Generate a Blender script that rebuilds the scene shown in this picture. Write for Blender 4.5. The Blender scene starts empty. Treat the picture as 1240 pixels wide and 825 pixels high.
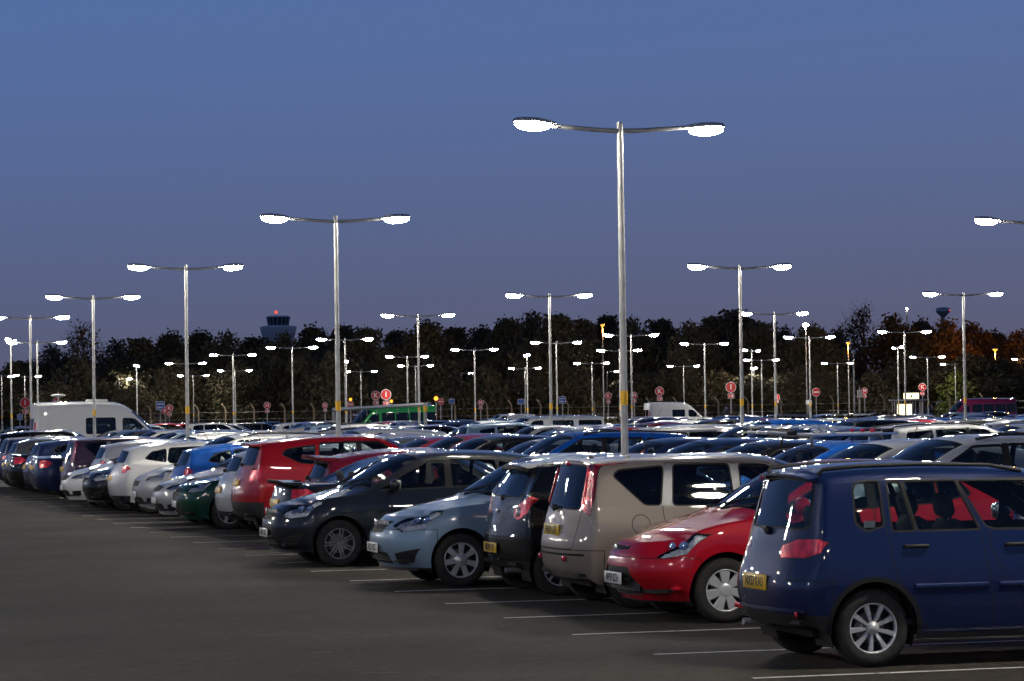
import bpy, bmesh, math, random
import numpy as np
from mathutils import Vector, Matrix, Euler

R = math.radians
rnd = random.Random(7)
scene = bpy.context.scene
col = scene.collection

# ---------------------------------------------------------------- camera
CAM_H = 1.98
FPX = 3570.0                      # focal length in pixels of a 1240 px wide frame
PITCH = math.atan((499 - 412.5) / FPX)
ROLL = math.atan(0.0145)
cam_d = bpy.data.cameras.new('camera')
cam_d.sensor_width = 36.0
cam_d.lens = FPX / 1240.0 * 36.0
cam_d.clip_start = 0.1
cam_d.clip_end = 5000.0
cam = bpy.data.objects.new('camera', cam_d)
col.objects.link(cam)
cam.matrix_world = Matrix.Translation((0, 0, CAM_H)) @ Matrix.Rotation(R(90) + PITCH, 4, 'X') @ Matrix.Rotation(-ROLL, 4, 'Z')
scene.camera = cam

# ---------------------------------------------------------------- dusk sky
world = bpy.data.worlds.new('World')
scene.world = world
world.use_nodes = True
wn = world.node_tree
wn.nodes.clear()
w_out = wn.nodes.new('ShaderNodeOutputWorld')
w_bg = wn.nodes.new('ShaderNodeBackground')
w_tc = wn.nodes.new('ShaderNodeTexCoord')
w_sep = wn.nodes.new('ShaderNodeSeparateXYZ')
w_asin = wn.nodes.new('ShaderNodeMath'); w_asin.operation = 'ARCSINE'
w_div = wn.nodes.new('ShaderNodeMath'); w_div.operation = 'DIVIDE'; w_div.inputs[1].default_value = R(90)
w_pow = wn.nodes.new('ShaderNodeMath'); w_pow.operation = 'POWER'; w_pow.inputs[1].default_value = 0.5
w_max = wn.nodes.new('ShaderNodeMath'); w_max.operation = 'MAXIMUM'; w_max.inputs[1].default_value = 0.0
w_ramp = wn.nodes.new('ShaderNodeValToRGB')
cr = w_ramp.color_ramp
cr.interpolation = 'B_SPLINE'
# elevation in degrees -> colour of the afterglow, dusk blue above
SKY = [(0.0, (.100, .094, .140)), (1.6, (.100, .110, .190)), (3.5, (.098, .128, .250)), (6.0, (.094, .150, .325)),
       (9.0, (.088, .166, .385)), (20.0, (.044, .092, .235)), (45.0, (.013, .030, .094)), (90.0, (.006, .015, .052))]
while len(cr.elements) > 1:
    cr.elements.remove(cr.elements[0])
for k, (el, c) in enumerate(SKY):
    p = math.sqrt(el / 90.0)
    e_ = cr.elements[0] if k == 0 else cr.elements.new(p)
    e_.position = p
    e_.color = (*c, 1)
# the west (right of the view) keeps a little more of the warm afterglow
w_warm = wn.nodes.new('ShaderNodeMix'); w_warm.data_type = 'RGBA'; w_warm.blend_type = 'MULTIPLY'
w_warm.inputs['Factor'].default_value = 1.0
w_ramp2 = wn.nodes.new('ShaderNodeValToRGB')
w_ramp2.color_ramp.elements[0].position = 0.40; w_ramp2.color_ramp.elements[0].color = (.97, 1.0, 1.02, 1)
w_ramp2.color_ramp.elements[1].position = 0.62; w_ramp2.color_ramp.elements[1].color = (1.07, 1.0, .96, 1)
w_mad = wn.nodes.new('ShaderNodeMath'); w_mad.operation = 'MULTIPLY_ADD'
w_mad.inputs[1].default_value = 0.5; w_mad.inputs[2].default_value = 0.5
lk = wn.links.new
lk(w_tc.outputs['Generated'], w_sep.inputs[0])
lk(w_sep.outputs['Z'], w_max.inputs[0]); lk(w_max.outputs[0], w_asin.inputs[0]); lk(w_asin.outputs[0], w_div.inputs[0])
lk(w_div.outputs[0], w_pow.inputs[0]); lk(w_pow.outputs[0], w_ramp.inputs[0])
lk(w_sep.outputs['X'], w_mad.inputs[0]); lk(w_mad.outputs[0], w_ramp2.inputs[0])
lk(w_ramp.outputs[0], w_warm.inputs['A']); lk(w_ramp2.outputs[0], w_warm.inputs['B'])
lk(w_warm.outputs['Result'], w_bg.inputs['Color'])
w_bg.inputs['Strength'].default_value = 1.0
lk(w_bg.outputs[0], w_out.inputs[0])

scene.view_settings.view_transform = 'Standard'
scene.view_settings.look = 'None'
scene.view_settings.gamma = 1.0
scene.view_settings.exposure = 0.0
scene.render.engine = 'CYCLES'
scene.cycles.use_light_tree = True
scene.cycles.max_bounces = 8
scene.cycles.diffuse_bounces = 2
scene.cycles.glossy_bounces = 4
scene.cycles.transmission_bounces = 6
scene.cycles.transparent_max_bounces = 24
scene.cycles.sample_clamp_indirect = 4.0
scene.cycles.caustics_reflective = False
scene.cycles.caustics_refractive = False
scene.cycles.use_denoising = True

# ---------------------------------------------------------------- car-park frame: s along the row (away), t across it
TH = R(15.4)
EX, EY = -math.sin(TH), math.cos(TH)
NX, NY = math.cos(TH), math.sin(TH)
KS = 0.966                        # one unit along s or t (a bay is 2.4 x 4.8 units) in metres
AX, AY = 2.05 * KS, 22.5 * KS
def st(s, t, z=0.0):
    return Vector((AX + (EX * s + NX * t) * KS, AY + (EY * s + NY * t) * KS, z))
def pix(px, py, d):
    """point seen at photo pixel (px,py) at depth d"""
    x = (px - 620.0) / FPX; y = -(py - 412.5) / FPX
    v = Vector((x, y, -1.0))
    w = cam.matrix_world.to_3x3() @ v
    w = w * (d / w.y)
    return Vector((w.x, w.y, w.z + CAM_H))
def depth_for(px, py, z):
    """depth at which pixel (px,py) is at height z"""
    a = pix(px, py, 1.0)
    return (z - CAM_H) / (a.z - CAM_H)

# ---------------------------------------------------------------- materials
MATS = {}
def newmat(name):
    m = bpy.data.materials.new(name); m.use_nodes = True
    nt = m.node_tree
    return m, nt, nt.nodes['Principled BSDF']
def simple(name, c, rough=.5, metal=0.0, coat=0.0, emit=None, es=0.0, spec=.5):
    m, nt, b = newmat(name)
    b.inputs['Base Color'].default_value = (*c, 1)
    b.inputs['Roughness'].default_value = rough
    b.inputs['Metallic'].default_value = metal
    b.inputs['Coat Weight'].default_value = coat
    b.inputs['Coat Roughness'].default_value = .03
    b.inputs['Specular IOR Level'].default_value = spec
    if emit:
        b.inputs['Emission Color'].default_value = (*emit, 1)
        b.inputs['Emission Strength'].default_value = es
    MATS[name] = m
    return m
def noisy(name, c1, c2, scale=8.0, rough=(.6, .9), bump=0.0, metal=0.0, detail=6.0, bscale=None, coord='Object', contrast=(.35, .65)):
    m, nt, b = newmat(name)
    tc = nt.nodes.new('ShaderNodeTexCoord')
    nz = nt.nodes.new('ShaderNodeTexNoise'); nz.inputs['Scale'].default_value = scale; nz.inputs['Detail'].default_value = detail
    cr = nt.nodes.new('ShaderNodeValToRGB')
    cr.color_ramp.elements[0].color = (*c1, 1); cr.color_ramp.elements[0].position = contrast[0]
    cr.color_ramp.elements[1].color = (*c2, 1); cr.color_ramp.elements[1].position = contrast[1]
    mr = nt.nodes.new('ShaderNodeMapRange'); mr.inputs['To Min'].default_value = rough[0]; mr.inputs['To Max'].default_value = rough[1]
    L = nt.links.new
    L(tc.outputs[coord], nz.inputs['Vector']); L(nz.outputs['Fac'], cr.inputs[0]); L(cr.outputs[0], b.inputs['Base Color'])
    L(nz.outputs['Fac'], mr.inputs['Value']); L(mr.outputs[0], b.inputs['Roughness'])
    b.inputs['Metallic'].default_value = metal
    if bump:
        n2 = nt.nodes.new('ShaderNodeTexNoise'); n2.inputs['Scale'].default_value = bscale or scale * 6; n2.inputs['Detail'].default_value = 4
        bp = nt.nodes.new('ShaderNodeBump'); bp.inputs['Strength'].default_value = bump; bp.inputs['Distance'].default_value = .02
        L(tc.outputs[coord], n2.inputs['Vector']); L(n2.outputs['Fac'], bp.inputs['Height']); L(bp.outputs[0], b.inputs['Normal'])
    MATS[name] = m
    return m

def make_paint():
    m, nt, b = newmat('car_paint')
    L = nt.links.new
    oi = nt.nodes.new('ShaderNodeObjectInfo')
    tc = nt.nodes.new('ShaderNodeTexCoord')
    # metallic flake
    vo = nt.nodes.new('ShaderNodeTexVoronoi'); vo.inputs['Scale'].default_value = 900
    mr = nt.nodes.new('ShaderNodeMapRange'); mr.inputs['To Min'].default_value = .82; mr.inputs['To Max'].default_value = 1.16
    mx = nt.nodes.new('ShaderNodeMix'); mx.data_type = 'RGBA'; mx.blend_type = 'MULTIPLY'; mx.inputs['Factor'].default_value = 1
    L(tc.outputs['Object'], vo.inputs['Vector']); L(vo.outputs['Color'], mr.inputs['Value'])
    L(oi.outputs['Color'], mx.inputs['A']); L(mr.outputs[0], mx.inputs['B'])
    # road film: a thin greyish dust, thickest low down
    sp = nt.nodes.new('ShaderNodeSeparateXYZ'); L(tc.outputs['Object'], sp.inputs[0])
    mz = nt.nodes.new('ShaderNodeMapRange'); mz.inputs['From Min'].default_value = .18; mz.inputs['From Max'].default_value = .75
    mz.inputs['To Min'].default_value = .10; mz.inputs['To Max'].default_value = .01
    L(sp.outputs['Z'], mz.inputs['Value'])
    nz = nt.nodes.new('ShaderNodeTexNoise'); nz.inputs['Scale'].default_value = 5; nz.inputs['Detail'].default_value = 8
    L(tc.outputs['Object'], nz.inputs['Vector'])
    mm = nt.nodes.new('ShaderNodeMath'); mm.operation = 'MULTIPLY'; L(mz.outputs[0], mm.inputs[0]); L(nz.outputs['Fac'], mm.inputs[1])
    md = nt.nodes.new('ShaderNodeMix'); md.data_type = 'RGBA'; L(mm.outputs[0], md.inputs['Factor'])
    L(mx.outputs['Result'], md.inputs['A']); md.inputs['B'].default_value = (.075, .068, .058, 1)
    L(md.outputs['Result'], b.inputs['Base Color'])
    am = nt.nodes.new('ShaderNodeMath'); am.operation = 'MULTIPLY'; am.inputs[1].default_value = .38
    L(oi.outputs['Alpha'], am.inputs[0]); L(am.outputs[0], b.inputs['Metallic'])
    b.inputs['Roughness'].default_value = .42
    b.inputs['Specular IOR Level'].default_value = .08
    b.inputs['Coat Weight'].default_value = 1.0
    mc = nt.nodes.new('ShaderNodeMapRange'); mc.inputs['To Min'].default_value = .008; mc.inputs['To Max'].default_value = .25
    L(mm.outputs[0], mc.inputs['Value']); L(mc.outputs[0], b.inputs['Coat Roughness'])
    # orange peel
    n2 = nt.nodes.new('ShaderNodeTexNoise'); n2.inputs['Scale'].default_value = 26; n2.inputs['Detail'].default_value = 1
    bp = nt.nodes.new('ShaderNodeBump'); bp.inputs['Strength'].default_value = .02; bp.inputs['Distance'].default_value = .006
    L(tc.outputs['Object'], n2.inputs['Vector']); L(n2.outputs['Fac'], bp.inputs['Height']); L(bp.outputs[0], b.inputs['Coat Normal'])
    MATS['paint'] = m
make_paint()

def make_glass(name, tint, gloss=1.0):
    m = bpy.data.materials.new(name); m.use_nodes = True
    nt = m.node_tree; nt.nodes.clear(); L = nt.links.new
    o = nt.nodes.new('ShaderNodeOutputMaterial')
    tr = nt.nodes.new('ShaderNodeBsdfTransparent'); tr.inputs[0].default_value = (*tint, 1)
    gl = nt.nodes.new('ShaderNodeBsdfGlossy'); gl.inputs['Roughness'].default_value = .015; gl.inputs['Color'].default_value = (gloss, gloss, gloss, 1)
    fr = nt.nodes.new('ShaderNodeFresnel'); fr.inputs['IOR'].default_value = 1.5
    mx = nt.nodes.new('ShaderNodeMixShader')
    L(fr.outputs[0], mx.inputs[0]); L(tr.outputs[0], mx.inputs[1]); L(gl.outputs[0], mx.inputs[2]); L(mx.outputs[0], o.inputs[0])
    MATS[name] = m
make_glass('glass', (.78, .84, .82))
make_glass('glass_dark', (.22, .25, .26))
make_glass('lens', (.93, .94, .96))
simple('trim', (.008, .008, .009), .65, spec=.3)
simple('gap', (.003, .003, .003), .9)
simple('rubber', (.02, .02, .02), .6)
noisy('tyre', (.014, .014, .014), (.030, .028, .026), 14, (.75, .95), .25, bscale=90)
simple('plastic', (.016, .016, .017), .6, spec=.35)
simple('chrome', (.86, .87, .88), .22, .7)
simple('rim_silver', (.56, .57, .59), .3, .35)
simple('rim_grey', (.20, .20, .21), .35, .3)
simple('rim_back', (.02, .02, .021), .7)
simple('reflector', (.88, .90, .95), .35, 0.0)
simple('bulb', (.85, .88, .95), .08, .95)
simple('plate_yellow', (.72, .45, .03), .4, 0, .3)
simple('plate_white', (.72, .72, .70), .4, 0, .3)
simple('ink', (.01, .01, .01), .5)
simple('cabin', (.035, .036, .040), .9)
simple('seat', (.030, .032, .038), .95)
simple('cabin_light', (.34, .32, .27), .9)
simple('under', (.008, .008, .008), .9)
simple('white_sticker', (.75, .76, .72), .6)
def make_red(name, c, e=None):
    m, nt, b = newmat(name); L = nt.links.new
    tc = nt.nodes.new('ShaderNodeTexCoord')
    vo = nt.nodes.new('ShaderNodeTexVoronoi'); vo.inputs['Scale'].default_value = 13
    cr = nt.nodes.new('ShaderNodeValToRGB')
    cr.color_ramp.elements[0].color = (*[min(1, v * 1.7 + .01) for v in c], 1)
    cr.color_ramp.elements[1].color = (*[v * .75 for v in c], 1); cr.color_ramp.elements[1].position = .7
    L(tc.outputs['Object'], vo.inputs['Vector']); L(vo.outputs['Distance'], cr.inputs[0]); L(cr.outputs[0], b.inputs['Base Color'])
    b.inputs['Roughness'].default_value = .25; b.inputs['Coat Weight'].default_value = 1; b.inputs['Coat Roughness'].default_value = .02
    b.inputs['Metallic'].default_value = .3
    MATS[name] = m
make_red('red_lens', (.58, .010, .030))
make_red('clear_lens', (.40, .36, .38))
make_red('amber_lens', (.55, .14, .01))
make_red('maroon_lens', (.22, .004, .018))

# ---------------------------------------------------------------- mesh helpers
def tag(o, label=None, cat=None, group=None, kind=None):
    if label: o['label'] = label
    if cat: o['category'] = cat
    if group: o['group'] = group
    if kind: o['kind'] = kind
    return o
def empty(name, loc=(0, 0, 0), rz=0.0):
    o = bpy.data.objects.new(name, None); col.objects.link(o)
    o.location = loc; o.rotation_euler = (0, 0, rz); o.empty_display_size = .2
    return o
def link(name, me, parent=None, color=None):
    o = bpy.data.objects.new(name, me); col.objects.link(o)
    if parent is not None: o.parent = parent
    if color: o.color = (*color, 1)
    return o
def mesh_from(name, verts, faces, mats, fmat=None, smooth=True, normals=None):
    me = bpy.data.meshes.new(name)
    me.from_pydata([tuple(v) for v in verts], [], faces)
    for m in mats: me.materials.append(MATS[m] if isinstance(m, str) else m)
    if fmat is not None: me.polygons.foreach_set('material_index', fmat)
    if smooth is True: me.polygons.foreach_set('use_smooth', [True] * len(me.polygons))
    if normals is not None and len(normals) == len(me.vertices):
        me.normals_split_custom_set_from_vertices(normals)
    me.update()
    return me
class MB:
    """collects shapes into one mesh"""
    def __init__(s): s.v = []; s.f = []; s.m = []; s.sm = []
    def add(s, vs, fs, mi=0, smooth=False):
        o = len(s.v); s.v += [tuple(v) for v in vs]
        for f in fs:
            s.f.append([i + o for i in f]); s.m.append(mi); s.sm.append(smooth)
    def box(s, c, d, mi=0, M=None, bev=0.0):
        x, y, z = d[0] / 2, d[1] / 2, d[2] / 2
        if bev > 0:
            b = min(bev, x * .98, y * .98, z * .98)
            vs = []; 
            # 24-vertex chamfered box
            idx = {}
            for sx in (-1, 1):
                for sy in (-1, 1):
                    for sz in (-1, 1):
                        for a in range(3):
                            p = [sx * (x - b), sy * (y - b), sz * (z - b)]
                            p[a] = (sx * x, sy * y, sz * z)[a]
                            idx[(sx, sy, sz, a)] = len(vs); vs.append(Vector(p))
            fs = []
            for a in range(3):
                o1, o2 = [(1, 2), (2, 0), (0, 1)][a]
                for sg in (-1, 1):
                    q = []
                    for (p1, p2) in ((-1, -1), (1, -1), (1, 1), (-1, 1)):
                        sgn = [0, 0, 0]; sgn[a] = sg; sgn[o1] = p1; sgn[o2] = p2
                        q.append(idx[(*sgn, a)])
                    fs.append(q if sg > 0 else q[::-1])
            for a in range(3):      # edge chamfers along axis a
                o1, o2 = [(1, 2), (2, 0), (0, 1)][a]
                for s1 in (-1, 1):
                    for s2 in (-1, 1):
                        def g(sa, f):
                            sgn = [0, 0, 0]; sgn[a] = sa; sgn[o1] = s1; sgn[o2] = s2
                            return idx[(*sgn, f)]
                        q = [g(-1, o1), g(1, o1), g(1, o2), g(-1, o2)]
                        fs.append(q if s1 * s2 < 0 else q[::-1])
            for sx in (-1, 1):
                for sy in (-1, 1):
                    for sz in (-1, 1):
                        q = [idx[(sx, sy, sz, 0)], idx[(sx, sy, sz, 1)], idx[(sx, sy, sz, 2)]]
                        fs.append(q if sx * sy * sz > 0 else q[::-1])
        else:
            vs = [Vector((sx * x, sy * y, sz * z)) for sx in (-1, 1) for sy in (-1, 1) for sz in (-1, 1)]
            fs = [(0, 1, 3, 2), (4, 6, 7, 5), (0, 4, 5, 1), (2, 3, 7, 6), (0, 2, 6, 4), (1, 5, 7, 3)]
        C = Vector(c)
        vs = [(M @ v if M is not None else v) + C for v in vs]
        s.add(vs, fs, mi, bev > 0)
        return s
    def tube(s, pts, rad, n=8, mi=0, cap=True, smooth=True):
        pts = [Vector(p) for p in pts]
        rs = rad if isinstance(rad, (list, tuple)) else [rad] * len(pts)
        rings = []; up = Vector((0, 0, 1))
        prev = None
        for k, p in enumerate(pts):
            d = (pts[min(k + 1, len(pts) - 1)] - pts[max(k - 1, 0)]).normalized()
            a = d.cross(up if abs(d.z) < .95 else Vector((1, 0, 0))).normalized()
            if prev is not None and a.dot(prev) < 0: a = -a
            prev = a
            b = d.cross(a)
            rings.append([p + (a * math.cos(2 * math.pi * i / n) + b * math.sin(2 * math.pi * i / n)) * rs[k] for i in range(n)])
        vs = [v for r_ in rings for v in r_]; fs = []
        for k in range(len(pts) - 1):
            for i in range(n):
                j = (i + 1) % n
                fs.append((k * n + i, (k + 1) * n + i, (k + 1) * n + j, k * n + j)[::-1])
        s.add(vs, fs, mi, smooth)
        if cap:
            s.add(rings[0], [list(range(n))], mi); s.add(rings[-1], [list(range(n))[::-1]], mi)
        return s
    def lathe(s, prof, n=32, axis='Z', c=(0, 0, 0), mi=0, smooth=True):
        vs = []; fs = []; m = len(prof)
        for i in range(n):
            a = 2 * math.pi * i / n
            for (r_, h) in prof:
                if axis == 'Z': p = (r_ * math.cos(a), r_ * math.sin(a), h)
                else: p = (r_ * math.cos(a), h, r_ * math.sin(a))
                vs.append(Vector(p) + Vector(c))
        for i in range(n):
            j = (i + 1) % n
            for k in range(m - 1):
                q = (i * m + k, j * m + k, j * m + k + 1, i * m + k + 1)
                fs.append(q if axis == 'Z' else q[::-1])
        s.add(vs, fs, mi, smooth)
        return s
    def prism(s, poly, h0, h1, M=None, mi=0):
        """convex polygon (2D) in local xy extruded h0..h1 in z, then transformed"""
        n = len(poly)
        vs = [Vector((x, y, h0)) for x, y in poly] + [Vector((x, y, h1)) for x, y in poly]
        if M is not None: vs = [M @ v for v in vs]
        fs = [list(range(n))[::-1], list(range(n, 2 * n))] + [(i, (i + 1) % n, n + (i + 1) % n, n + i) for i in range(n)]
        s.add(vs, fs, mi)
        return s
    def ellipsoid(s, c, r_, n=14, m=8, mi=0, zmin=-1.0):
        vs = []; fs = []
        for k in range(m + 1):
            ph = -math.pi / 2 + math.pi * k / m
            for i in range(n):
                a = 2 * math.pi * i / n
                vs.append((c[0] + r_[0] * math.cos(ph) * math.cos(a), c[1] + r_[1] * math.cos(ph) * math.sin(a), c[2] + r_[2] * max(zmin, math.sin(ph))))
        for k in range(m):
            for i in range(n):
                j = (i + 1) % n
                fs.append((k * n + i, k * n + j, (k + 1) * n + j, (k + 1) * n + i))
        s.add(vs, fs, mi, True)
        return s
    def mesh(s, name, mats):
        me = bpy.data.meshes.new(name)
        me.from_pydata(s.v, [], s.f)
        for m in mats: me.materials.append(MATS[m] if isinstance(m, str) else m)
        me.polygons.foreach_set('material_index', s.m)
        me.polygons.foreach_set('use_smooth', s.sm)
        me.update()
        return me
    def obj(s, name, mats, parent=None, color=None):
        return link(name, s.mesh(name, mats if isinstance(mats, (list, tuple)) else [mats]), parent, color)

def text_mesh(txt, size, mat, extrude=.0015, bold=0.0):
    cu = bpy.data.curves.new('lettering', 'FONT'); cu.body = txt; cu.size = size; cu.extrude = extrude; cu.offset = bold
    cu.align_x = 'CENTER'; cu.align_y = 'CENTER'; cu.resolution_u = 2
    o = bpy.data.objects.new('lettering', cu); col.objects.link(o)
    dg = bpy.context.evaluated_depsgraph_get()
    me = bpy.data.meshes.new_from_object(o.evaluated_get(dg))
    bpy.data.objects.remove(o); bpy.data.curves.remove(cu)
    me.materials.clear(); me.materials.append(MATS[mat])
    me.name = 'lettering'
    return me
# ================================================================ CARS
# A body is a surface through a net of feature lines: 14 stations (nose centre, round the corner, along the side, round the
# tail to its centre) by 8 rows (bottom edge, lower side, widest line, shoulder, belt, cantrail, roof, centre line).
NST = 14
def tangents(P, sharp):
    """P (n,...,3) -> left and right tangents at every control point (limited, so no overshoot)"""
    s = P[1:] - P[:-1]
    n = P.shape[0]
    dl = np.zeros_like(P); dr = np.zeros_like(P)
    for k in range(1, n - 1):
        a, b = s[k - 1], s[k]
        av = (a + b) / 2
        lim = 2.5 * np.minimum(np.abs(a), np.abs(b))
        d = np.where(a * b > 0, np.sign(av) * np.minimum(np.abs(av), lim), 0)
        dl[k] = d; dr[k] = d
        sh = sharp[k]
        dl[k][sh] = a[sh]; dr[k][sh] = b[sh]
    return dl, dr
def dense(P, m, sharp):
    """P with one mirrored ghost at each end; sharp (n, ...) bool; returns samples between index 1 and n-2"""
    dl, dr = tangents(P, sharp)
    out = []
    n = P.shape[0]
    for k in range(1, n - 2):
        for q in range(m):
            t = q / m
            h00 = 2 * t**3 - 3 * t**2 + 1; h10 = t**3 - 2 * t**2 + t; h01 = -2 * t**3 + 3 * t**2; h11 = t**3 - t**2
            out.append(h00 * P[k] + h10 * dr[k] + h01 * P[k + 1] + h11 * dl[k + 1])
    out.append(P[n - 2])
    return np.array(out)

def car_net(sp):
    w = sp['w']; L = sp['L']
    P = np.zeros((NST, 8, 3))
    un, zn = sp['un'], sp['zn']; d1, d2, d3 = sp['df']
    zs = sp.get('zs', [.20, .34, .56, .78]); fy = sp.get('fy', [.95, .985, 1.0, .985, .93])
    su = sp['su']; z4 = sp['z4']                       # stations 3..10
    nfy = sp.get('nfy', [.94, .99, 1.0, .97, .84])
    for j, (yf, du) in enumerate(((0, 0), (.5, d1), (.85, d2))):
        for i in range(5):
            dz = (0, .3, 1.0)[j] * ((z4[0] - zn[4]) * .35 if i == 4 else 0)
            P[j, i] = (un[i] + du * (1.0 if i < 4 else sp.get('bon_sweep', 1.15)), yf * w * nfy[i], zn[i] + dz)
    for j in range(3, 11):
        u = su[j - 3]
        tap = sp.get('taper', {}).get(j, 1.0)
        for i in range(4):
            z = zs[i]
            if j == 3: z = .45 * zs[i] + .55 * zn[i]
            if j == 10: z = .5 * zs[i] + .5 * sp['zr'][i]
            P[j, i] = (u, w * fy[i] * tap, z)
        P[j, 4] = (u, w * fy[4] * tap * sp.get('beltw', {}).get(j, 1.0), z4[j - 3])
    # nose top: bonnet
    P[0, 5] = P[0, 6] = P[0, 7] = P[0, 4]
    bc = sp.get('crown', .05)
    cow = sp['t7'][0]
    for j, fr in ((1, .07), (2, .22), (3, .42), (4, .70)):
        a = P[j, 4]
        uc = un[4] + (cow[0] - un[4]) * fr
        zc = zn[4] + (cow[1] - zn[4]) * (fr ** .8)
        P[j, 7] = (uc, 0, max(zc, a[2] + bc * .3 * min(1, j / 2)))
        for i, f in ((5, .74), (6, .42)):
            g = 1 - f
            P[j, i] = (a[0] + (uc - a[0]) * (g ** .8), a[1] * f, a[2] + (P[j, 7][2] - a[2]) * math.sin(g * math.pi / 2))
    # glasshouse / roof, stations 5..10
    for q, j in enumerate(range(5, 11)):
        u5, z5, y5 = sp['t5'][q]; u7, z7 = sp['t7'][q]
        P[j, 5] = (u5, y5, z5); P[j, 7] = (u7, 0, z7)
        P[j, 6] = (u7 + (u5 - u7) * .28, y5 * .55, z7 - (z7 - z5) * .24)
    ur, zr = sp['ur'], sp['zr']; r1, r2 = sp['dr']
    nr = len(ur)
    rfy = sp.get('rfy', [.94, .985, 1.0, .975, .90, .80])
    for j, (yf, du) in ((13, (0, 0)), (12, (.5, r1)), (11, (.86, r2))):
        for i in range(min(nr, 6)):
            if i < 5: y = yf * w * rfy[i]
            else: y = yf * sp['t5'][5][2] * 1.04
            P[j, i] = (ur[i] - du * (1 if i < 4 else sp.get('rsweep', .9)), y, zr[i] + (0 if i < 4 else -(.035 if j == 11 else .008 if j == 12 else 0) * (1 if i == 5 else .4)))
    for i in range(nr):                                # never fold back past the last side station
        a, e_ = P[10, i][0], P[13, i][0]
        P[11, i][0] = max(P[11, i][0], a + .42 * (e_ - a)); P[12, i][0] = max(P[12, i][0], P[11, i][0] + .5 * (e_ - P[11, i][0]))
    if nr == 6:                                        # upright tail
        e = P[13, 5].copy()
        P[13, 6] = P[13, 7] = e
        z10 = sp['t7'][5]
        for j, fr in ((12, .10), (11, .36)):
            uc = e[0] + (z10[0] - e[0]) * fr; zc = e[2] + (z10[1] - e[2]) * fr + .004
            P[j, 7] = (uc, 0, zc)
            a = P[j, 5]
            P[j, 6] = (a[0] + (uc - a[0]) * .6, a[1] * .55, a[2] + (zc - a[2]) * .72)
    else:                                              # boot lid
        e = P[13, 4].copy()
        P[13, 5] = P[13, 6] = P[13, 7] = e
        z10 = sp['t7'][5]
        for j, fr in ((12, .12), (11, .40)):
            uc = e[0] + (z10[0] - e[0]) * fr; zc = e[2] + (z10[1] - e[2]) * fr + .01
            P[j, 7] = (uc, 0, zc); a = P[j, 4]
            for i, f in ((5, .74), (6, .42)):
                P[j, i] = (a[0] + (uc - a[0]) * ((1 - f) ** .8), a[1] * f, a[2] + (zc - a[2]) * math.sin((1 - f) * math.pi / 2))
    return P

def poly_offset(poly, g):
    """convex CCW/CW polygon grown by g"""
    n = len(poly)
    area = sum(poly[i][0] * poly[(i + 1) % n][1] - poly[(i + 1) % n][0] * poly[i][1] for i in range(n))
    sg = 1 if area > 0 else -1
    lines = []
    for i in range(n):
        (x0, y0), (x1, y1) = poly[i], poly[(i + 1) % n]
        dx, dy = x1 - x0, y1 - y0; l = math.hypot(dx, dy) or 1e-9
        nx, ny = dy / l * sg, -dx / l * sg
        lines.append((x0 + nx * g, y0 + ny * g, dx / l, dy / l))
    out = []
    for i in range(n):
        x0, y0, ax, ay = lines[i - 1]; x1, y1, bx, by = lines[i]
        den = ax * by - ay * bx
        if abs(den) < 1e-4: out.append((x1, y1)); continue
        t = ((x1 - x0) * by - (y1 - y0) * bx) / den
        t = max(-9, min(9, t))
        out.append((x0 + ax * t, y0 + ay * t))
    return out
def rpoly(pts, r, n=3):
    """round the corners of a convex polygon"""
    out = []; m = len(pts)
    for i in range(m):
        p0 = Vector(pts[i - 1]); p1 = Vector(pts[i]); p2 = Vector(pts[(i + 1) % m])
        a = (p0 - p1); b = (p2 - p1)
        rr = min(r, a.length * .45, b.length * .45)
        A = p1 + a.normalized() * rr; B = p1 + b.normalized() * rr
        for k in range(n + 1):
            t = k / n
            out.append(tuple(A * (1 - t) ** 2 + p1 * 2 * t * (1 - t) + B * t * t))
    return out

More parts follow.
